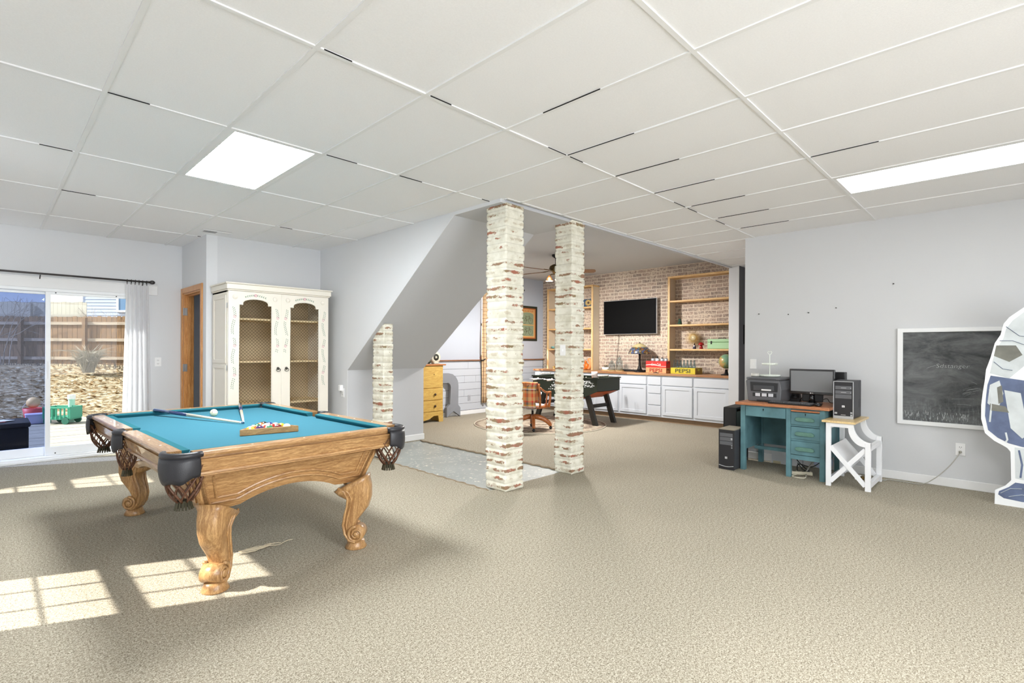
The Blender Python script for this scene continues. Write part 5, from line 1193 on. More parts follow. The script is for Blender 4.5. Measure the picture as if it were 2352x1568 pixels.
rc = crate('drinks_crate', 'red drinks crate with white script, on top of the natural wood crate', 3.54, 3.955, .987, 1.11, x0c, x0c + .16, m_red, 'Coca-Cola', .062, m_wlet, .74, None, .35)
L(rc).prism([(3.955 - .415 * k / 20, 1.033 + .016 * math.sin(k / 20 * PI * 1.6 + .3)) for k in range(21)] + [(3.54 + .415 * k / 20, 1.023 + .012 * math.sin((20 - k) / 20 * PI * 1.6 + .3)) for k in range(21)], x0c - .0015, x0c + .001, 'x').build('white_wave', m_wlet, rc)
crate('drinks_crate', 'yellow drinks crate of clear bottles beside the shelf upright', 2.985, 3.45, ZW, .996, x0c, x0c + .29, m_yel, 'PEPSI', .095, m_glet, 1.42, mat('worn_yellow_wood', (168, 142, 78), .8, var=.2, vs=10))
def clear_glass(name, col, k=.82):
    x = NT(name); t = x.t; t.nodes.remove(x.b); out = [n for n in t.nodes if n.type == 'OUTPUT_MATERIAL'][0]
    lw = x.n('LayerWeight', {'Blend': .35}); tr = x.n('BsdfTransparent', {0: lin(col)}); gl = x.n('BsdfGlossy', {'Roughness': .05, 0: (.9, .95, .97, 1)}); mx = x.n('MixShader'); mr = x.n('MapRange', {3: .06, 4: .65}); x.l(lw, 'Facing', mr, 0); t.links.new(mr.outputs[0], mx.inputs[0])
    t.links.new(tr.outputs[0], mx.inputs[1]); t.links.new(gl.outputs[0], mx.inputs[2]); t.links.new(mx.outputs[0], out.inputs[0]); return x.m
m_glass = clear_glass('clear_bottle_glass', (226, 234, 236)); m_greyglass = clear_glass('grey_bottle_glass', (150, 150, 146))
def bottle(label, loc, h, r, m_, group=None):
    t = thing('glass_bottle', label, 'bottle', loc, 0, group); MB().smooth().lathe([(0, 0), (r, 0), (r, h * .45), (r * .93, h * .55), (r * .5, h * .78), (r * .42, h * .95), (r * .5, h * .96), (r * .5, h), (r * .3, h)], n=16).build('bottle_body', m_, t); MB().smooth().lathe([(r * .44, h * .93), (r * .56, h * .935), (r * .56, h * .965), (r * .44, h * .97)], n=14).build('lip', m_, t); return t
b0 = bottle('clear glass bottle standing in the yellow crate, front row', (6.53, 3.405, ZW + .012), .235, .029, m_glass, 'clear bottles in the yellow crate')
for k in range(1, 7): dup(b0, (6.53, 3.405 - k * .063, ZW + .012))
for k in range(6): dup(b0, (6.62, 3.39 - k * .066, ZW + .012), label='clear glass bottle standing in the yellow crate, second row')
for c_ in C.objects:
    if c_.get('label') == 'clear glass bottle standing in the yellow crate, second row': c_['group'] = 'second row of bottles in the yellow crate'
for k, (yy, h_) in enumerate(((3.85, .19), (3.76, .20), (3.66, .18), (3.58, .17))):
    b = bottle(['clear glass bottle in the red crate, leftmost', 'patterned grey bottle in the red crate, second from left', 'grey glass bottle in the red crate, third from left', 'grey glass bottle in the red crate, rightmost'][k], (6.56, yy, .998), h_, .034, m_glass if k == 0 else m_greyglass)
    MB().smooth().lathe([(.0345, .09), (.0348, .09), (.0348, .16), (.0345, .16)], n=14).build('bottle_label', m_white if k == 1 else m_silver, b)
# globe
GL = thing('desk_globe', 'green globe on a dark stand at the right end of the worktop', 'globe', (6.60, 2.485, ZW))
x = NT('globe_print'); mp = x.coord(); nz = x.n('TexNoise', {'Scale': 9.0, 'Detail': 4.0}); x.l(mp, 'Vector', nz, 'Vector'); r = x.ramp(nz, 'Fac', [(.46, lin((120, 156, 128))), (.52, lin((146, 158, 96))), (.60, lin((186, 150, 96)))]); x.l(r, 'Color', x.b, 'Base Color'); x.b.inputs['Roughness'].default_value = .3
MB().smooth().sphere((0, 0, 0), .125, 32).build('sphere', x.m, GL, loc=(0, 0, .235), rot=(.3, .2, 0))
MB().smooth().tube([(0, .138 * math.cos(a), .235 + .138 * math.sin(a)) for a in [PI * .5 + PI * k / 20 for k in range(21)]], .005, 6).build('meridian_arm', m_iron, GL)
MB().smooth().lathe([(0, 0), (.09, 0), (.09, .012), (.03, .03), (.02, .10), (0, .10)], n=24).build('stand', m_iron, GL)
# jars and planter
t = thing('planter_bowl', 'white bowl planter with a small succulent on a wooden coaster, left of the jars', 'planter', (6.60, 4.935, ZW)); MB().smooth().lathe([(0, .018), (.075, .018), (.085, .075), (.075, .075), (.066, .03), (0, .03)], n=24).build('bowl', m_white, t); MB().smooth().cyl((0, 0, 0), .09, .018, 24).build('coaster', m_pine, t)
mb = MB().smooth(); rnd = random.Random(3)
for k in range(26): a = rnd.uniform(0, 6.3); l = rnd.uniform(.04, .10); mb.tube([(0, 0, .04), (.03 * math.cos(a), .03 * math.sin(a), .04 + l * .7), (.05 * math.cos(a), .05 * math.sin(a), .04 + l)], [.004, .006, .001], 5)
mb.build('succulent', mat('dusty_succulent', (132, 120, 98), .8), t)
def jar(label, loc, h, r):
    t = thing('glass_jar', label, 'jar', loc); MB().smooth().lathe([(0, 0), (r, 0), (r, h * .62), (r * .7, h * .72), (r * .55, h * .74), (r * .55, h * .82)], n=24).build('jar_body', m_glass, t); MB().smooth().lathe([(r * .6, h * .8), (r * .62, h * .84), (r * .3, h * .88), (r * .14, h * .90), (r * .2, h * .96), (0, h)], n=20).build('lid', m_glass, t); MB().smooth().cyl((0, 0, .004), r * .9, h * .12, 20).build('contents', mat('jar_sand%d' % int(h * 100), (176, 168, 156), .9), t)
jar('squat clear apothecary jar on the worktop, nearer the planter', (6.58, 4.78, ZW + .016), .21, .07); jar('taller clear apothecary jar with grey contents beside the squat jar', (6.64, 4.64, ZW + .016), .30, .068)
for k, yy in enumerate((4.78, 4.63)): tag(MB().cyl((0, 0, 0), .085, .015, 24).build('wooden_coaster', m_pine, loc=(6.58 + .06 * k, yy, ZW)), 'round pale wooden coaster under the %s jar' % ('squat', 'taller')[k], 'coaster')
tag(MB().smooth().prism([(-.045, 0), (-.06, .012), (-.03, .012), (0, .02), (.03, .012), (.06, .012), (.045, 0), (.02, .004), (-.02, .004)], 0, .012, 'x').build('wooden_moustache', m_black, loc=(6.40, 3.70, ZW)), 'small black moustache-shaped ornament before the drinks crates', 'ornament')
# shelf ornaments, right
m_gold = mat('old_gold', (176, 146, 88), .45, .5)
SB = thing('sunburst_mirror', 'gold sunburst mirror leaning on the lower right shelf', 'mirror', (6.80, 3.17, 1.54)); MB().smooth().cyl((-.012, 0, 0), .052, .014, 28, 'x').build('mirror_glass', mat('mirror_cream', (214, 196, 156), .25, .3), SB)
MB().smooth().lathe([(.05, 0), (.062, 0), (.058, -.014), (.05, -.014)], n=28, axis='x').build('rim', m_gold, SB)
mb = MB(); rnd = random.Random(2)
for k in range(48):
    a = 2 * PI * k / 48; r1 = (.19 if k % 2 else .15) + rnd.uniform(-.012, .012); mb.tube([(-.006, .055 * math.cos(a), .055 * math.sin(a)), (-.008, r1 * math.cos(a), r1 * math.sin(a))], [.0045, .001], 5)
mb.build('rays', m_gold, SB)
t = thing('red_mushroom', 'glossy red ceramic mushroom on the lower right shelf', 'ornament', (6.72, 2.985, 1.338)); MB().smooth().lathe([(0, 0), (.03, 0), (.034, .012), (.022, .05), (.020, .07), (0, .07)], n=20).build('stem', mat('red_glaze', (150, 24, 26), .2), t); MB().smooth().lathe([(.0, .068), (.048, .066), (.050, .078), (.038, .105), (.018, .118), (0, .12)], n=24).build('cap', bpy.data.materials['red_glaze'], t)
t = thing('gnome_figurine', 'tiny dark figurine with a white beard beside the red mushroom', 'figurine', (6.72, 3.11, 1.338)); MB().smooth().lathe([(0, 0), (.03, 0), (.028, .03), (.016, .06), (0, .065)], n=16).build('robe', mat('figurine_navy', (54, 54, 76), .6), t); MB().smooth().sphere((-.012, 0, .055), .014, 12).sphere((-.016, 0, .038), .014, 12, (.6, .8, 1.2)).build('face_and_beard', m_white, t); MB().smooth().cyl((0, 0, .066), .016, .042, 14, 'z', .002).build('pointed_hat', mat('hat_dark', (60, 44, 44), .8), t)
SU = thing('mint_suitcase', 'mint green vintage suitcase with dark latches on the lower right shelf', 'suitcase', (6.77, 2.62, 1.338)); MB().box(-.10, .10, -.25, .235, 0, .115).build('lower_shell', mat('mint_shell', (160, 196, 152), .55), SU, bevel=.012); MB().box(-.10, .10, -.25, .235, .118, .175).build('lid', bpy.data.materials['mint_shell'], SU, bevel=.012)
for yy in (.16, -.16): MB().box(-.106, -.099, yy - .012, yy + .012, .085, .14).build('latch', m_iron, SU, bevel=.002)
MB().smooth().tube([(-.02, -.07, .172), (-.02, -.06, .19), (-.02, .06, .19), (-.02, .07, .172)], .006, 8).build('handle', m_iron, SU)
t = thing('glass_insulator', 'dark green glass insulator on the middle right shelf', 'insulator', (6.72, 3.395, 1.789)); MB().smooth().lathe([(0, 0), (.040, 0), (.044, .02), (.036, .03), (.036, .05), (.030, .055), (.024, .07), (.03, .08), (.028, .098), (.018, .108), (0, .11)], n=24).build('insulator_body', mat('bottle_green', (38, 66, 52), .15, coat=.5), t)
# left shelf ornaments
t = thing('sunflower_canvas', 'small blue canvas painted with a yellow flower on the upper left shelf', 'picture', (6.75, 5.50, 2.237)); MB().box(-.012, .012, -.14, .14, 0, .165).build('canvas', mat('deep_blue', (48, 76, 104), .8), t)
mb = MB()
for k in range(14): a = 2 * PI * k / 14; mb.add([(-.0135, .02 * math.cos(a) - .02, .085 + .02 * math.sin(a)), (-.0135, .06 * math.cos(a + .16) - .02, .085 + .05 * math.sin(a + .16)), (-.0135, .105 * math.cos(a) - .02, .085 + .078 * math.sin(a)), (-.0135, .06 * math.cos(a - .16) - .02, .085 + .05 * math.sin(a - .16))], [(0, 1, 2, 3)])
mb.build('painted_petals', mat('petal_yellow', (224, 186, 84), .8), t); MB().cyl((-.0145, -.02, .085), .02, .003, 14, 'x').build('painted_centre', mat('flower_brown', (90, 56, 30), .8), t)
SQ = thing('squirrel_figurine', 'orange ceramic squirrel with a curled tail on the worktop behind the pillar', 'figurine', (6.72, 5.50, ZW), .0)
m_or = mat('orange_glaze', (214, 112, 36), .35, var=.15, vs=20)
MB().smooth().sphere((0, .01, .075), .055, 20, (.9, 1, 1.35)).sphere((0, .045, .165), .036, 18, (.9, 1.1, .95)).sphere((0, .078, .155), .016, 12).cyl((0.012, .035, .185), .009, .03, 8, 'z', .002).cyl((-.018, .035, .185), .009, .03, 8, 'z', .002).sphere((-.02, .055, .02), .022, 12, (1, 1.4, .7)).sphere((.02, .055, .02), .022, 12, (1, 1.4, .7)).tube([(-.02, .05, .11), (-.015, .085, .10), (0, .09, .115)], .010, 8).build('body', m_or, SQ)
MB().smooth().tube([tuple(p) for p in spline([(0, -.03, .02), (0, -.075, .05), (0, -.10, .12), (0, -.085, .20), (0, -.05, .225), (0, -.03, .19)])], [.022 + .022 * math.sin(PI * min(1, k / 44)) for k in range(51)], 12).build('tail', mat('tail_pale_orange', (226, 150, 96), .5, var=.2, vs=26), SQ)
MB().smooth().sphere((-.03, .06, .172), .005, 8).build('eye', m_black, SQ)
t = thing('teal_dish', 'small teal ribbed dish on the lower left shelf', 'dish', (6.74, 6.40, 1.338)); MB().smooth().lathe([(0, 0), (.05, 0), (.085, .02), (.092, .05), (.088, .05), (.078, .022), (.045, .008), (0, .008)], n=24).build('dish_body', mat('teal_glaze', (110, 160, 158), .35), t); MB().smooth().lathe([(.088, .047), (.094, .048), (.094, .054), (.088, .055)], n=24).build('rim', mat('teal_rim', (150, 186, 180), .35), t)
t = thing('oil_lantern', 'small dark lantern on the worktop inside the left shelf frame', 'lantern', (6.76, 6.24, ZW)); MB().smooth().lathe([(0, 0), (.045, 0), (.05, .03), (.03, .05), (0, .05)], n=18).build('tank', m_brass, t); MB().smooth().lathe([(.028, .05), (.04, .10), (.028, .16), (.026, .16), (.038, .10), (.026, .05)], n=18).build('chimney', m_glass, t); MB().smooth().cyl((0, 0, .16), .03, .03, 14, 'z', .015).build('lantern_cap', m_iron, t)
t = thing('brass_trinket', 'small gold footed dish on the worktop in the left shelf frame', 'dish', (6.74, 6.42, ZW)); MB().smooth().lathe([(0, 0), (.05, 0), (.015, .012), (.015, .02), (.06, .04), (.056, .042), (0, .025)], n=20).build('dish_body', m_gold, t); MB().smooth().sphere((0, 0, .045), .02, 14).build('ball', m_brass, t)

# ------------------------------------------------------------- far wall: poster, curtain, arrow, dresser
PO = thing('bicycle_poster', 'framed vintage bicycle poster on the blue-grey den wall', 'picture', (6.35, YF, 1.91))
x0, x1, z0, z1 = 6.03, 6.667, 1.517, 2.307; yf = YF - .025
L(PO).prism([(x0, z0), (x1, z0), (x1, z1), (x0, z1)], yf, YF, 'y', [[(x0 + .05, z0 + .05), (x1 - .05, z0 + .05), (x1 - .05, z1 - .05), (x0 + .05, z1 - .05)]]).build('frame', mat('frame_dark_green', (44, 46, 34), .5), PO, bevel=.004)
L(PO).prism([(x0 + .05, z0 + .05), (x1 - .05, z0 + .05), (x1 - .05, z1 - .05), (x0 + .05, z1 - .05)], yf + .006, YF - .004, 'y', [[(x0 + .075, z0 + .075), (x1 - .075, z0 + .075), (x1 - .075, z1 - .075), (x0 + .075, z1 - .075)]]).build('inner_frame', mat('frame_orange_brown', (170, 96, 50), .5), PO)
L(PO).box(x0 + .07, x1 - .07, YF - .012, YF - .008, z0 + .07, z1 - .07).build('print', mat('poster_tan', (206, 164, 104), .8), PO)
cx = (x0 + x1) / 2; w = .20
arch = [(cx - w, z0 + .37), (cx + w, z0 + .37), (cx + w, z0 + .59)] + [(cx + w * math.cos(a), z0 + .59 + .055 * math.sin(a)) for a in [PI * k / 12 for k in range(1, 12)]] + [(cx - w, z0 + .59)]
m_sage = mat('poster_sage', (134, 146, 118), .8)
L(PO).prism(arch, YF - .0135, YF - .0125, 'y').box(cx - w, cx + w, YF - .0135, YF - .0125, z0 + .11, z0 + .35).build('poster_panel', m_sage, PO)
m_ink = mat('poster_ink', (84, 62, 42), .8); mb = L(PO).smooth(); yy = YF - .0145
for zc in (z0 + .455, z0 + .20):
    for sx in (-.105, .10): mb.tube([(cx + sx + .065 * math.cos(a), yy, zc + .065 * math.sin(a)) for a in [2 * PI * k / 22 for k in range(22)]], .0028, 5, closed=True)
    for a, b in (((-.105, 0), (-.03, 0)), ((-.105, 0), (-.055, .085)), ((-.03, 0), (-.06, .10)), ((-.055, .085), (.07, .09)), ((-.03, 0), (.072, .08)), ((.10, 0), (.062, .11)), ((.062, .11), (.035, .115)), ((-.085, .105), (-.035, .105))): mb.tube([(cx + a[0], yy, zc + a[1]), (cx + b[0], yy, zc + b[1])], .003, 5)
mb.build('printed_bicycles', m_ink, PO)
text('poster_title', 'SPECIAL BICYCLES', .052, mat('poster_red', (176, 92, 50), .8), PO, (cx - 6.35, YF - .0145 - YF, z1 - .115 - 1.91), RY, .92, .0005, 0, .001)
# tan checked curtain
x = NT('tan_check'); tc = x.n('TexCoord'); sp = x.n('SeparateXYZ'); x.l(tc, 'Object', sp, 0)
def lines(axis, step, wd):
    d = x.n('Math', {1: step}, operation='DIVIDE'); x.l(sp, axis, d, 0); f_ = x.n('Math', operation='FRACT'); x.l(d, 0, f_, 0); c_ = x.n('Math', {1: wd}, operation='LESS_THAN'); x.l(f_, 0, c_, 0); return c_
a, b = lines(2, .078, .08), lines(0, .085, .07); mxx = x.n('Math', operation='MAXIMUM'); x.l(a, 0, mxx, 0); x.l(b, 0, mxx, 1)
mx = x.n('Mix', data_type='RGBA'); x.l(mxx, 0, mx, 0); mx.inputs[6].default_value = lin((206, 176, 138)); mx.inputs[7].default_value = lin((104, 66, 48)); x.l(mx, 2, x.b, 'Base Color'); x.b.inputs['Roughness'].default_value = .95
t = thing('checked_curtain', 'tan curtain with dark check lines hanging beside the den window', 'curtain', (5.02, 6.82, 0)); L(t).smooth().grid(lambda u, v: (lerp(4.90, 5.15, u) + .01 * math.sin(v * 9), 6.82 + .022 * math.sin(u * 2 * PI * 2.5 + v), lerp(2.62, .21, v)), 40, 12).build('panel', x.m, t, solid=.003)
for k in range(4): L(t).smooth().tube([(4.92 + k * .07, 6.82 + .018 * math.cos(a), 2.64 + .018 * math.sin(a)) for a in [2 * PI * i / 12 for i in range(12)]], .003, 5, closed=True).build('ring', m_iron, t)
t = thing('den_curtain_rod', 'black curtain rod over the den window, mostly hidden by the pillar', 'curtain rod', (5.4, 6.82, 2.64)); L(t).smooth().cyl((4.84, 6.82, 2.64), .01, 1.3, 10, 'x').build('rod', m_iron, t); L(t).smooth().sphere((4.83, 6.82, 2.64), .022, 12).sphere((6.15, 6.82, 2.64), .022, 12).build('finial', m_iron, t)
for px in (4.88, 6.1): L(t).box(px - .01, px + .01, 6.82, 6.9, 2.63, 2.65).build('bracket', m_iron, t)
t = thing('curtain_holdback', 'black iron curtain holdback at the wooden cap left of the checked curtain', 'holdback', (4.88, 6.85, 1.09)); L(t).smooth().tube([(4.88, 6.86, 1.09), (4.88, 6.80, 1.09), (4.91, 6.77, 1.10), (4.95, 6.78, 1.12)], .012, 8).build('hook', m_iron, t)
# grey wooden arrow leaning at the wall
ar = [(3.937, 0), (3.936, .19), (4.012, .25), (4.03, .58), (4.015, .63), (3.975, .665), (3.70, .665), (3.66, .64), (3.645, .60), (3.645, .3), (3.56, .3), (3.72, .02), (3.74, .3), (3.44, .3), (3.46, .62), (3.52, .75), (3.62, .83), (3.74, .852), (3.98, .852), (4.08, .83), (4.16, .77), (4.205, .70), (4.222, .60), (4.216, .234), (4.272, .17), (4.272, 0), (4.102, .112)]
ar = [(3.937, 0), (3.936, .19), (4.012, .25), (4.03, .58), (4.015, .63), (3.975, .665), (3.66, .665), (3.66, .852), (3.98, .852), (4.08, .83), (4.16, .77), (4.205, .70), (4.222, .60), (4.216, .234), (4.272, .17), (4.272, 0), (4.102, .112)]
t = thing('wooden_arrow', 'large grey bent arrow sign leaning against the shiplap beside the dresser', 'wall decoration', (4.0, 6.8, 0)); L(t).prism(ar, 6.76, 6.82, 'y').build('arrow_body', mat('arrow_grey', (134, 137, 143), .6, var=.06, vs=4), t, bevel=.003)
L(t).prism([(3.66, .60), (3.66, .92), (3.46, .76)], 6.765, 6.815, 'y').build('arrow_head', bpy.data.materials['arrow_grey'], t)
# dresser
m_dry = wood('yellow_pine_paint', (206, 172, 92), (180, 140, 64), (1.5, 8, 8), 2, .6, coat=.1); m_drt = wood('dresser_top', (190, 124, 66), (150, 88, 40), (1.2, 10, 10), 3, .45)
DR = thing('yellow_dresser', 'yellow pine chest of drawers half hidden by the wall under the stairs', 'dresser', (3.12, 6.63, 0))
L(DR).box(2.66, 3.615, 6.385, 6.75, 1.02, 1.045).build('dresser_top', m_drt, DR, bevel=.004)
L(DR).box(2.68, 3.57, 6.42, 6.74, .13, 1.02).build('case', m_dry, DR, bevel=.003)
L(DR).prism([(2.68, 0), (2.76, 0), (2.78, .11), (2.88, .125), (3.0, .06), (3.125, .04), (3.25, .06), (3.36, .115), (3.46, .115), (3.48, 0), (3.57, 0), (3.57, .19), (2.68, .19)], 6.41, 6.435, 'y').box(2.68, 2.72, 6.42, 6.74, 0, .14).box(3.53, 3.57, 6.42, 6.74, 0, .14).build('scalloped_base', m_dry, DR)
for z0, z1 in ((.20, .385), (.405, .60)):
    d = L(DR).box(2.70, 3.545, 6.405, 6.42, z0, z1).build('drawer', m_dry, DR, bevel=.004)
    for px in (2.87, 3.375): L(DR).smooth().sphere((px, 6.385, (z0 + z1) / 2), .022, 14, (1, .8, 1)).cyl((px, 6.388, (z0 + z1) / 2), .010, .02, 10, 'y').build('knob', mat('knob_dark', (66, 46, 26), .4) if 'knob_dark' not in bpy.data.materials else bpy.data.materials['knob_dark'], d)
L(DR).box(2.70, 3.545, 6.408, 6.42, .62, 1.0).build('fall_front', m_dry, DR, bevel=.004)
L(DR).cyl((3.36, 6.405, .86), .010, .006, 10, 'y').build('keyhole_plate', m_brass, DR)
t = thing('desk_fan_heater', 'cream round vintage fan standing on the yellow dresser', 'fan', (3.53, 6.60, 1.047)); MB().smooth().lathe([(.062, -.03), (.10, -.03), (.115, 0), (.10, .03), (.062, .03), (.062, -.03)], (0, 0, .118), 32, 'y').build('ring_housing', mat('cream_enamel', (206, 202, 184), .4), t); MB().smooth().cyl((0, -.02, .118), .063, .045, 28, 'y').build('dark_grille', mat('fan_dark', (56, 58, 50), .5), t); MB().smooth().cyl((0, -.032, .118), .022, .012, 20, 'y').build('hub', bpy.data.materials['cream_enamel'], t); MB().box(-.06, .06, -.05, .05, 0, .025).build('base', bpy.data.materials['cream_enamel'], t, bevel=.008)
t = thing('dark_ornament', 'dark green lumpy ornament on the dresser left of the cream fan', 'ornament', (3.37, 6.58, 1.047)); MB().smooth().sphere((0, 0, .035), .04, 14, (1.1, .9, .85)).sphere((.0, 0, .075), .024, 12).build('body', mat('dark_green_glaze', (46, 58, 42), .5), t); MB().smooth().tube([(-.035, 0, .05), (-.06, 0, .07), (-.04, 0, .09)], .006, 6).build('handle', bpy.data.materials['dark_green_glaze'], t)
# hall picture
t = thing('hall_picture', 'dark framed picture on the wall of the hall', 'picture', (6.75, 2.14, 1.575)); L(t).box(6.445, 7.05, 2.125, 2.15, 1.417, 1.735).build('frame', m_black, t, bevel=.004); L(t).box(6.475, 7.02, 2.122, 2.126, 1.445, 1.705).build('print', mat('print_grey', (120, 120, 124), .6), t)
# ------------------------------------------------------------- rug, football table, swivel chair, ceiling fan
x = NT('rug_weave'); mp = x.coord(); nz = x.n('TexNoise', {'Scale': 14.0, 'Detail': 6.0, 'Roughness': .7}); x.l(mp, 'Vector', nz, 'Vector')
tc = x.n('TexCoord'); ln = x.n('VectorMath', operation='LENGTH'); x.l(tc, 'Object', ln, 0); wv = x.n('Math', {1: 26.0}, operation='MULTIPLY'); x.l(ln, 'Value', wv, 0); sn = x.n('Math', operation='SINE'); x.l(wv, 0, sn, 0); s2 = x.n('Math', {1: .10}, operation='MULTIPLY'); x.l(sn, 0, s2, 0); ad = x.n('Math', operation='ADD'); x.l(nz, 'Fac', ad, 0); x.l(s2, 0, ad, 1)
r = x.ramp(ad, 0, [(.36, lin((112, 96, 84))), (.5, lin((158, 142, 122))), (.64, lin((186, 174, 154)))]); x.l(r, 'Color', x.b, 'Base Color'); x.b.inputs['Roughness'].default_value = .95; x.bump(nz, 'Fac', .4, .004)
RG = thing('round_rug', 'round faded brown rug with a pale edge under the swivel chair', 'rug', (4.60, 4.97, 0)); MB().cyl((0, 0, .001), 1.15, .009, 80).build('pile', x.m, RG); MB().smooth().tube([(1.155 * math.cos(a), 1.155 * math.sin(a), .007) for a in [2 * PI * k / 90 for k in range(90)]], .009, 6, closed=True).build('binding', mat('binding_cream', (206, 198, 180), .9), RG)
m_fg = mat('football_table_black_green', (34, 42, 32), .5); m_blk = mat('leg_black', (36, 34, 30), .5); m_rod2 = mat('steel_rod', (200, 200, 204), .25, 1); m_hand = mat('rod_handle_white', (226, 216, 204), .4); m_orange = mat('playfield_orange', (196, 92, 40), .5)
FT = thing('football_table', 'black-green table football table with white print and splayed black legs', 'football table', (5.35, 4.77, .01))
sd_ = [(4.03, .60), (4.40, .45), (5.10, .45), (5.50, .60), (5.50, .812), (4.03, .812)]
for (x0, x1) in ((5.0, 5.025), (5.675, 5.70)): L(FT).prism(sd_, x0, x1, 'x').build('side_board', m_fg, FT, bevel=.003)
for (y0, y1) in ((4.03, 4.06), (5.47, 5.50)): L(FT).box(5.02, 5.68, y0, y1, .60, .812).build('end_board', m_fg, FT, bevel=.003)
L(FT).box(4.985, 5.04, 4.01, 5.52, .812, .832).box(5.66, 5.715, 4.01, 5.52, .812, .832).box(5.04, 5.66, 4.01, 4.07, .812, .832).box(5.04, 5.66, 5.46, 5.52, .812, .832).build('top_rim', m_fg, FT, bevel=.004)
L(FT).box(5.02, 5.68, 4.06, 5.47, .70, .71).build('playfield', mat('playfield_green', (74, 110, 60), .6), FT)
L(FT).prism([(4.06, .59), (4.40, .452), (5.10, .452), (5.47, .59)], 5.025, 5.675, 'x').build('underside', m_orange, FT)
rnd = random.Random(12); mb = L(FT)
for yc_, zc_ in ((4.25, .70), (4.95, .64)):
    for k in range(46):
        y, z = yc_ + rnd.gauss(0, .085), zc_ + rnd.gauss(0, .035); s_ = rnd.uniform(.006, .02)
        mb.prism([(y - s_, z - s_ * .4), (y + s_, z - s_ * .5), (y + s_ * .8, z + s_ * .6), (y - s_ * .7, z + s_ * .5)], 4.998, 5.0, 'x')
mb.build('splatter_print', mat('print_white', (216, 220, 220), .7), FT)
mb = L(FT).smooth()
for k in range(8):
    y = 4.17 + k * .17
    r_ = L(FT).smooth().cyl((4.76, y, .775), .007, 1.18, 8, 'x').build('rod', m_rod2, FT)
    L(FT).smooth().cyl((4.66 if k % 2 == 0 else 5.92, y, .775), .017, .10, 12, 'x').cyl((4.985 if k % 2 else 5.70, y, .775), .018, .012, 12, 'x').build('grip', m_hand, r_)
    n = (1, 2, 3, 5, 5, 3, 2, 1)[k]
    mb2 = L(FT).smooth()
    for q in range(n): xx = 5.35 + (q - (n - 1) / 2) * .56 / max(n, 2); mb2.cyl((xx, y, .715), .009, .075, 8).sphere((xx, y, .80), .011, 8).box(xx - .012, xx + .012, y - .008, y + .008, .712, .73)
    mb2.build('players', m_hand if k % 2 else m_orange, r_)
for zz, yy in ((.855, 4.10), (.855, 5.44)):
    b_ = L(FT).tube([(5.12, yy, .832), (5.12, yy, .86), (5.45, yy, .86), (5.45, yy, .832)], .004, 6).build('score_wire', m_rod2, FT)
    mb = L(FT).smooth()
    for k in range(9): mb.box(5.14 + k * .033, 5.163 + k * .033, yy - .011, yy + .011, .848, .872)
    mb.build('score_beads', m_hand, b_)
for x0 in (5.06, 5.62):
    for (ya, yb) in ((4.30, 4.10), (5.22, 5.45)):
        s_ = .045; L(FT).hexa([(x0 - .03, yb - s_, .012), (x0 + .03, yb - s_, .012), (x0 + .03, yb + s_, .012), (x0 - .03, yb + s_, .012), (x0 - .03, ya - s_, .60), (x0 + .03, ya - s_, .60), (x0 + .03, ya + s_, .60), (x0 - .03, ya + s_, .60)]).build('leg', m_blk, FT, bevel=.003)
for ya in (4.20, 5.30): L(FT).box(5.08, 5.60, ya, ya + .04, .30, .36).build('stretcher', m_blk, FT)
tag(MB().smooth().lathe([(0, 0), (.05, 0), (.055, .10), (.04, .10), (0, .02)], n=18).build('paper_cup', mat('cup_pale_pink', (214, 200, 196), .6), loc=(5.01, 4.09, .842)), 'pale cup standing on the near corner of the football table', 'cup')
# swivel chair
m_ch = wood('chair_oak', (196, 122, 66), (148, 82, 38), (3, 3, 3), 2.5, .35)
SCH = thing('swivel_chair', 'wooden swivel armchair on casters with a plaid blanket over its back', 'chair', (4.0, 4.60, .01), math.radians(20))
def leg5(k):
    a = 2 * PI * k / 4 + .45; c_, s_ = math.cos(a), math.sin(a)
    mb = MB().smooth(); mb.tube([(c_ * q, s_ * q, z) for q, z in ((.02, .21), (.10, .20), (.19, .165), (.26, .115), (.29, .075), (.295, .055))], [.034, .034, .031, .028, .025, .02], 8, flat=1.25); l = mb.build('base_leg', m_ch, SCH)
    MB().smooth().sphere((c_ * .298, s_ * .298, .026), .026, 14).cyl((c_ * .298, s_ * .298, .03), .01, .03, 8).build('caster', m_black, l)
for k in range(4): leg5(k)
MB().smooth().cyl((0, 0, .12), .03, .12, 16).cyl((0, 0, .22), .018, .13, 14).build('column', m_iron, SCH)
MB().box(-.10, .12, -.07, .07, .335, .36).build('seat_plate', m_iron, SCH, bevel=.006)
mb = MB().smooth(); sh = []
for i in range(28):
    a = 2 * PI * i / 28; c_, s_ = math.cos(a), math.sin(a); c_ = math.copysign(abs(c_) ** .6, c_); s_ = math.copysign(abs(s_) ** .6, s_); sh.append((.02 + .235 * c_, .235 * s_))
mb.prism(sh, .36, .395, 'z'); mb.build('seat', m_ch, SCH, bevel=.01)
MB().smooth().sphere((.03, 0, .397), .19, 20, (1, 1, .12)).build('cushion', mat('pale_cushion', (196, 204, 212), .8), SCH)
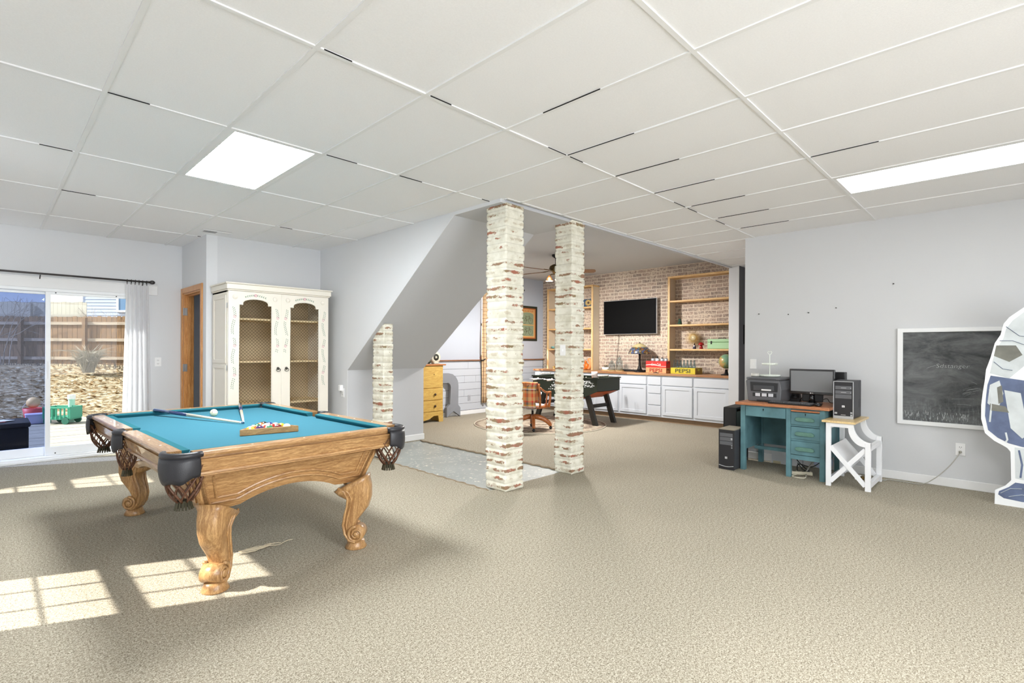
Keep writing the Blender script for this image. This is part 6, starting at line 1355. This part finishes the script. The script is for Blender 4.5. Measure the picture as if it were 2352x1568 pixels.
for sy in (-1, 1):
    MB().smooth().tube([(-.20, sy * .21, .39), (-.23, sy * .22, .55), (-.27, sy * .22, .70), (-.27, sy * .20, .76)], .018, 8).build('back_post', m_ch, SCH)
    MB().smooth().tube([(-.24, sy * .225, .70), (-.18, sy * .245, .66), (-.10, sy * .26, .625), (0, sy * .265, .61), (.12, sy * .26, .61), (.17, sy * .25, .605)], [.016, .02, .024, .026, .028, .022], 8, flat=.7).build('armrest', m_ch, SCH)
    MB().smooth().tube([(.14, sy * .255, .60), (.15, sy * .25, .50), (.13, sy * .235, .36)], [.02, .022, .024], 8).tube([(-.02, sy * .26, .60), (-.02, sy * .24, .37)], [.014, .014], 8).build('arm_post', m_ch, SCH)
MB().smooth().tube([(-.25, -.22, .72), (-.30, -.10, .74), (-.31, 0, .745), (-.30, .10, .74), (-.25, .22, .72)], .024, 8, flat=1.8).build('back_rail', m_ch, SCH)
for k in range(4): MB().smooth().tube([(-.215, -.12 + k * .08, .39), (-.29, -.12 + k * .08, .72)], .010, 8).build('spindle', m_ch, SCH)
x = NT('plaid'); tc = x.n('TexCoord'); sp = x.n('SeparateXYZ'); x.l(tc, 'Object', sp, 0)
def stripes(src, so, sc_, stops):
    d = x.n('Math', {1: sc_}, operation='MULTIPLY'); x.l(src, so, d, 0); f_ = x.n('Math', operation='FRACT'); x.l(d, 0, f_, 0); r = x.ramp(f_, 0, stops); r.color_ramp.interpolation = 'CONSTANT'; return r
cA, cB, cC, cD, cE = lin((206, 156, 104)), lin((110, 96, 84)), lin((206, 60, 50)), lin((40, 44, 60)), lin((226, 224, 222))
s1 = stripes(sp, 1, 3.2, [(0, cA), (.28, cB), (.44, cA), (.55, cC), (.62, cA), (.78, cB), (.9, lin((214, 112, 60)))])
s2_ = stripes(sp, 2, 3.6, [(0, lin((214, 104, 60))), (.2, cA), (.34, cD), (.42, cE), (.48, lin((206, 160, 70))), (.56, cB), (.70, cC), (.78, cA)])
mx = x.n('Mix', {0: .5}, data_type='RGBA'); x.l(s1, 'Color', mx, 6); x.l(s2_, 'Color', mx, 7); x.l(mx, 2, x.b, 'Base Color'); x.b.inputs['Roughness'].default_value = .95
BL = thing('plaid_blanket', 'orange, red and grey plaid blanket hung over the swivel chair back', 'blanket', (4.0, 4.60, .01), math.radians(20))
def drape(u, v):
    y = lerp(-.19, .235, u) + .01 * math.sin(v * 8); s_ = lerp(-1, 1, v)
    top = .79; ln_ = .40 if s_ < 0 else .33
    z = top - abs(s_) * ln_ - .012 * math.cos(u * 9) * abs(s_); x_ = -.295 + (.045 + .035 * abs(s_)) * (1 if s_ > 0 else -1) * min(1, abs(s_) * 5) + .012 * math.sin(u * 16 + v * 3) + abs(s_) * .04
    return (x_, y, z)
MB().smooth().grid(drape, 26, 40).build('cloth', x.m, BL, solid=.006)
mb = MB()
for k in range(40): y = -.185 + k * .0105; p = drape(k / 40, 1); mb.tube([p, (p[0] + .008, p[1], p[2] - .045)], .002, 4); p = drape(k / 40, 0); mb.tube([p, (p[0] - .004, p[1], p[2] - .04)], .002, 4)
mb.build('fringe', mat('fringe_grey', (190, 184, 178), .9), BL)
# ceiling fan
FN = thing('ceiling_fan', 'brass and dark wood ceiling fan with glass shades over the den', 'ceiling fan', (4.52, 4.55, Z2))
m_bronze = mat('aged_bronze', (92, 78, 48), .35, .8); m_blade = wood('fan_blade_oak', (150, 108, 76), (104, 70, 44), (2, 10, 10), 2.5, .4)
L(FN).smooth().cyl((4.52, 4.55, 2.70), .012, .23, 12).lathe([(.0, 0), (.07, 0), (.065, -.03), (.02, -.06), (0, -.06)], (4.52, 4.55, Z2), 24).build('downrod', m_iron, FN)
L(FN).smooth().lathe([(0, .10), (.05, .10), (.10, .07), (.115, .03), (.10, 0), (.06, -.03), (.045, -.06), (0, -.06)], (4.52, 4.55, 2.665), 32).build('motor_housing', m_bronze, FN)
for k in range(5):
    a = math.atan2(-.714, .70) + 2 * PI * k / 5; c_, s_ = math.cos(a), math.sin(a)
    M_ = Matrix.Translation((0, 0, 2.655 - Z2)) @ Matrix.Rotation(a, 4, 'Z') @ Matrix.Rotation(-.24, 4, 'X')
    mb = MB(); mb.T = M_; mb.prism([(.18, -.055), (.62, -.07), (.66, -.06), (.68, -.02), (.68, .03), (.65, .062), (.60, .07), (.18, .05)], -.004, .004, 'z'); b_ = mb.build('blade', m_blade, FN)
    mb = MB(); mb.T = M_; mb.prism([(.07, -.02), (.16, -.035), (.24, -.03), (.24, .03), (.16, .035), (.07, .02)], .004, .010, 'z'); mb.build('blade_iron', m_bronze, b_)
m_amber = mat('amber_glass', (226, 186, 140), .2, trans=.6, emit=.0)
m_bulb = mat('bulb_glow', (255, 240, 214), .5, emit=12)
for k in range(3):
    a = 2 * PI * k / 3 + 2.2; cx_, cy_ = 4.52 + .11 * math.cos(a), 4.55 + .11 * math.sin(a)
    sh_ = L(FN).smooth().lathe([(.018, .0), (.03, -.02), (.055, -.07), (.06, -.09)], (cx_, cy_, 2.575), 20).build('glass_shade', m_amber, FN, solid=.003)
    L(FN).smooth().sphere((cx_, cy_, 2.525), .022, 14).build('bulb', m_bulb, sh_)
    pl_ = bpy.data.lights.new('fan_lamp', 'POINT'); pl_.energy = 100; pl_.shadow_soft_size = .02; pl_.color = (1, .97, .94); po_ = bpy.data.objects.new('fan_lamp', pl_); C.objects.link(po_); po_.location = (cx_, cy_, 2.49)
    L(FN).smooth().tube([(4.52, 4.55, 2.60), (4.52 + .07 * math.cos(a), 4.55 + .07 * math.sin(a), 2.60), (cx_, cy_, 2.575)], .008, 8).build('light_arm', m_bronze, sh_)
L(FN).tube([(4.52, 4.53, 2.60), (4.52, 4.53, 2.33)], .002, 5).build('pull_chain', m_brass, FN)
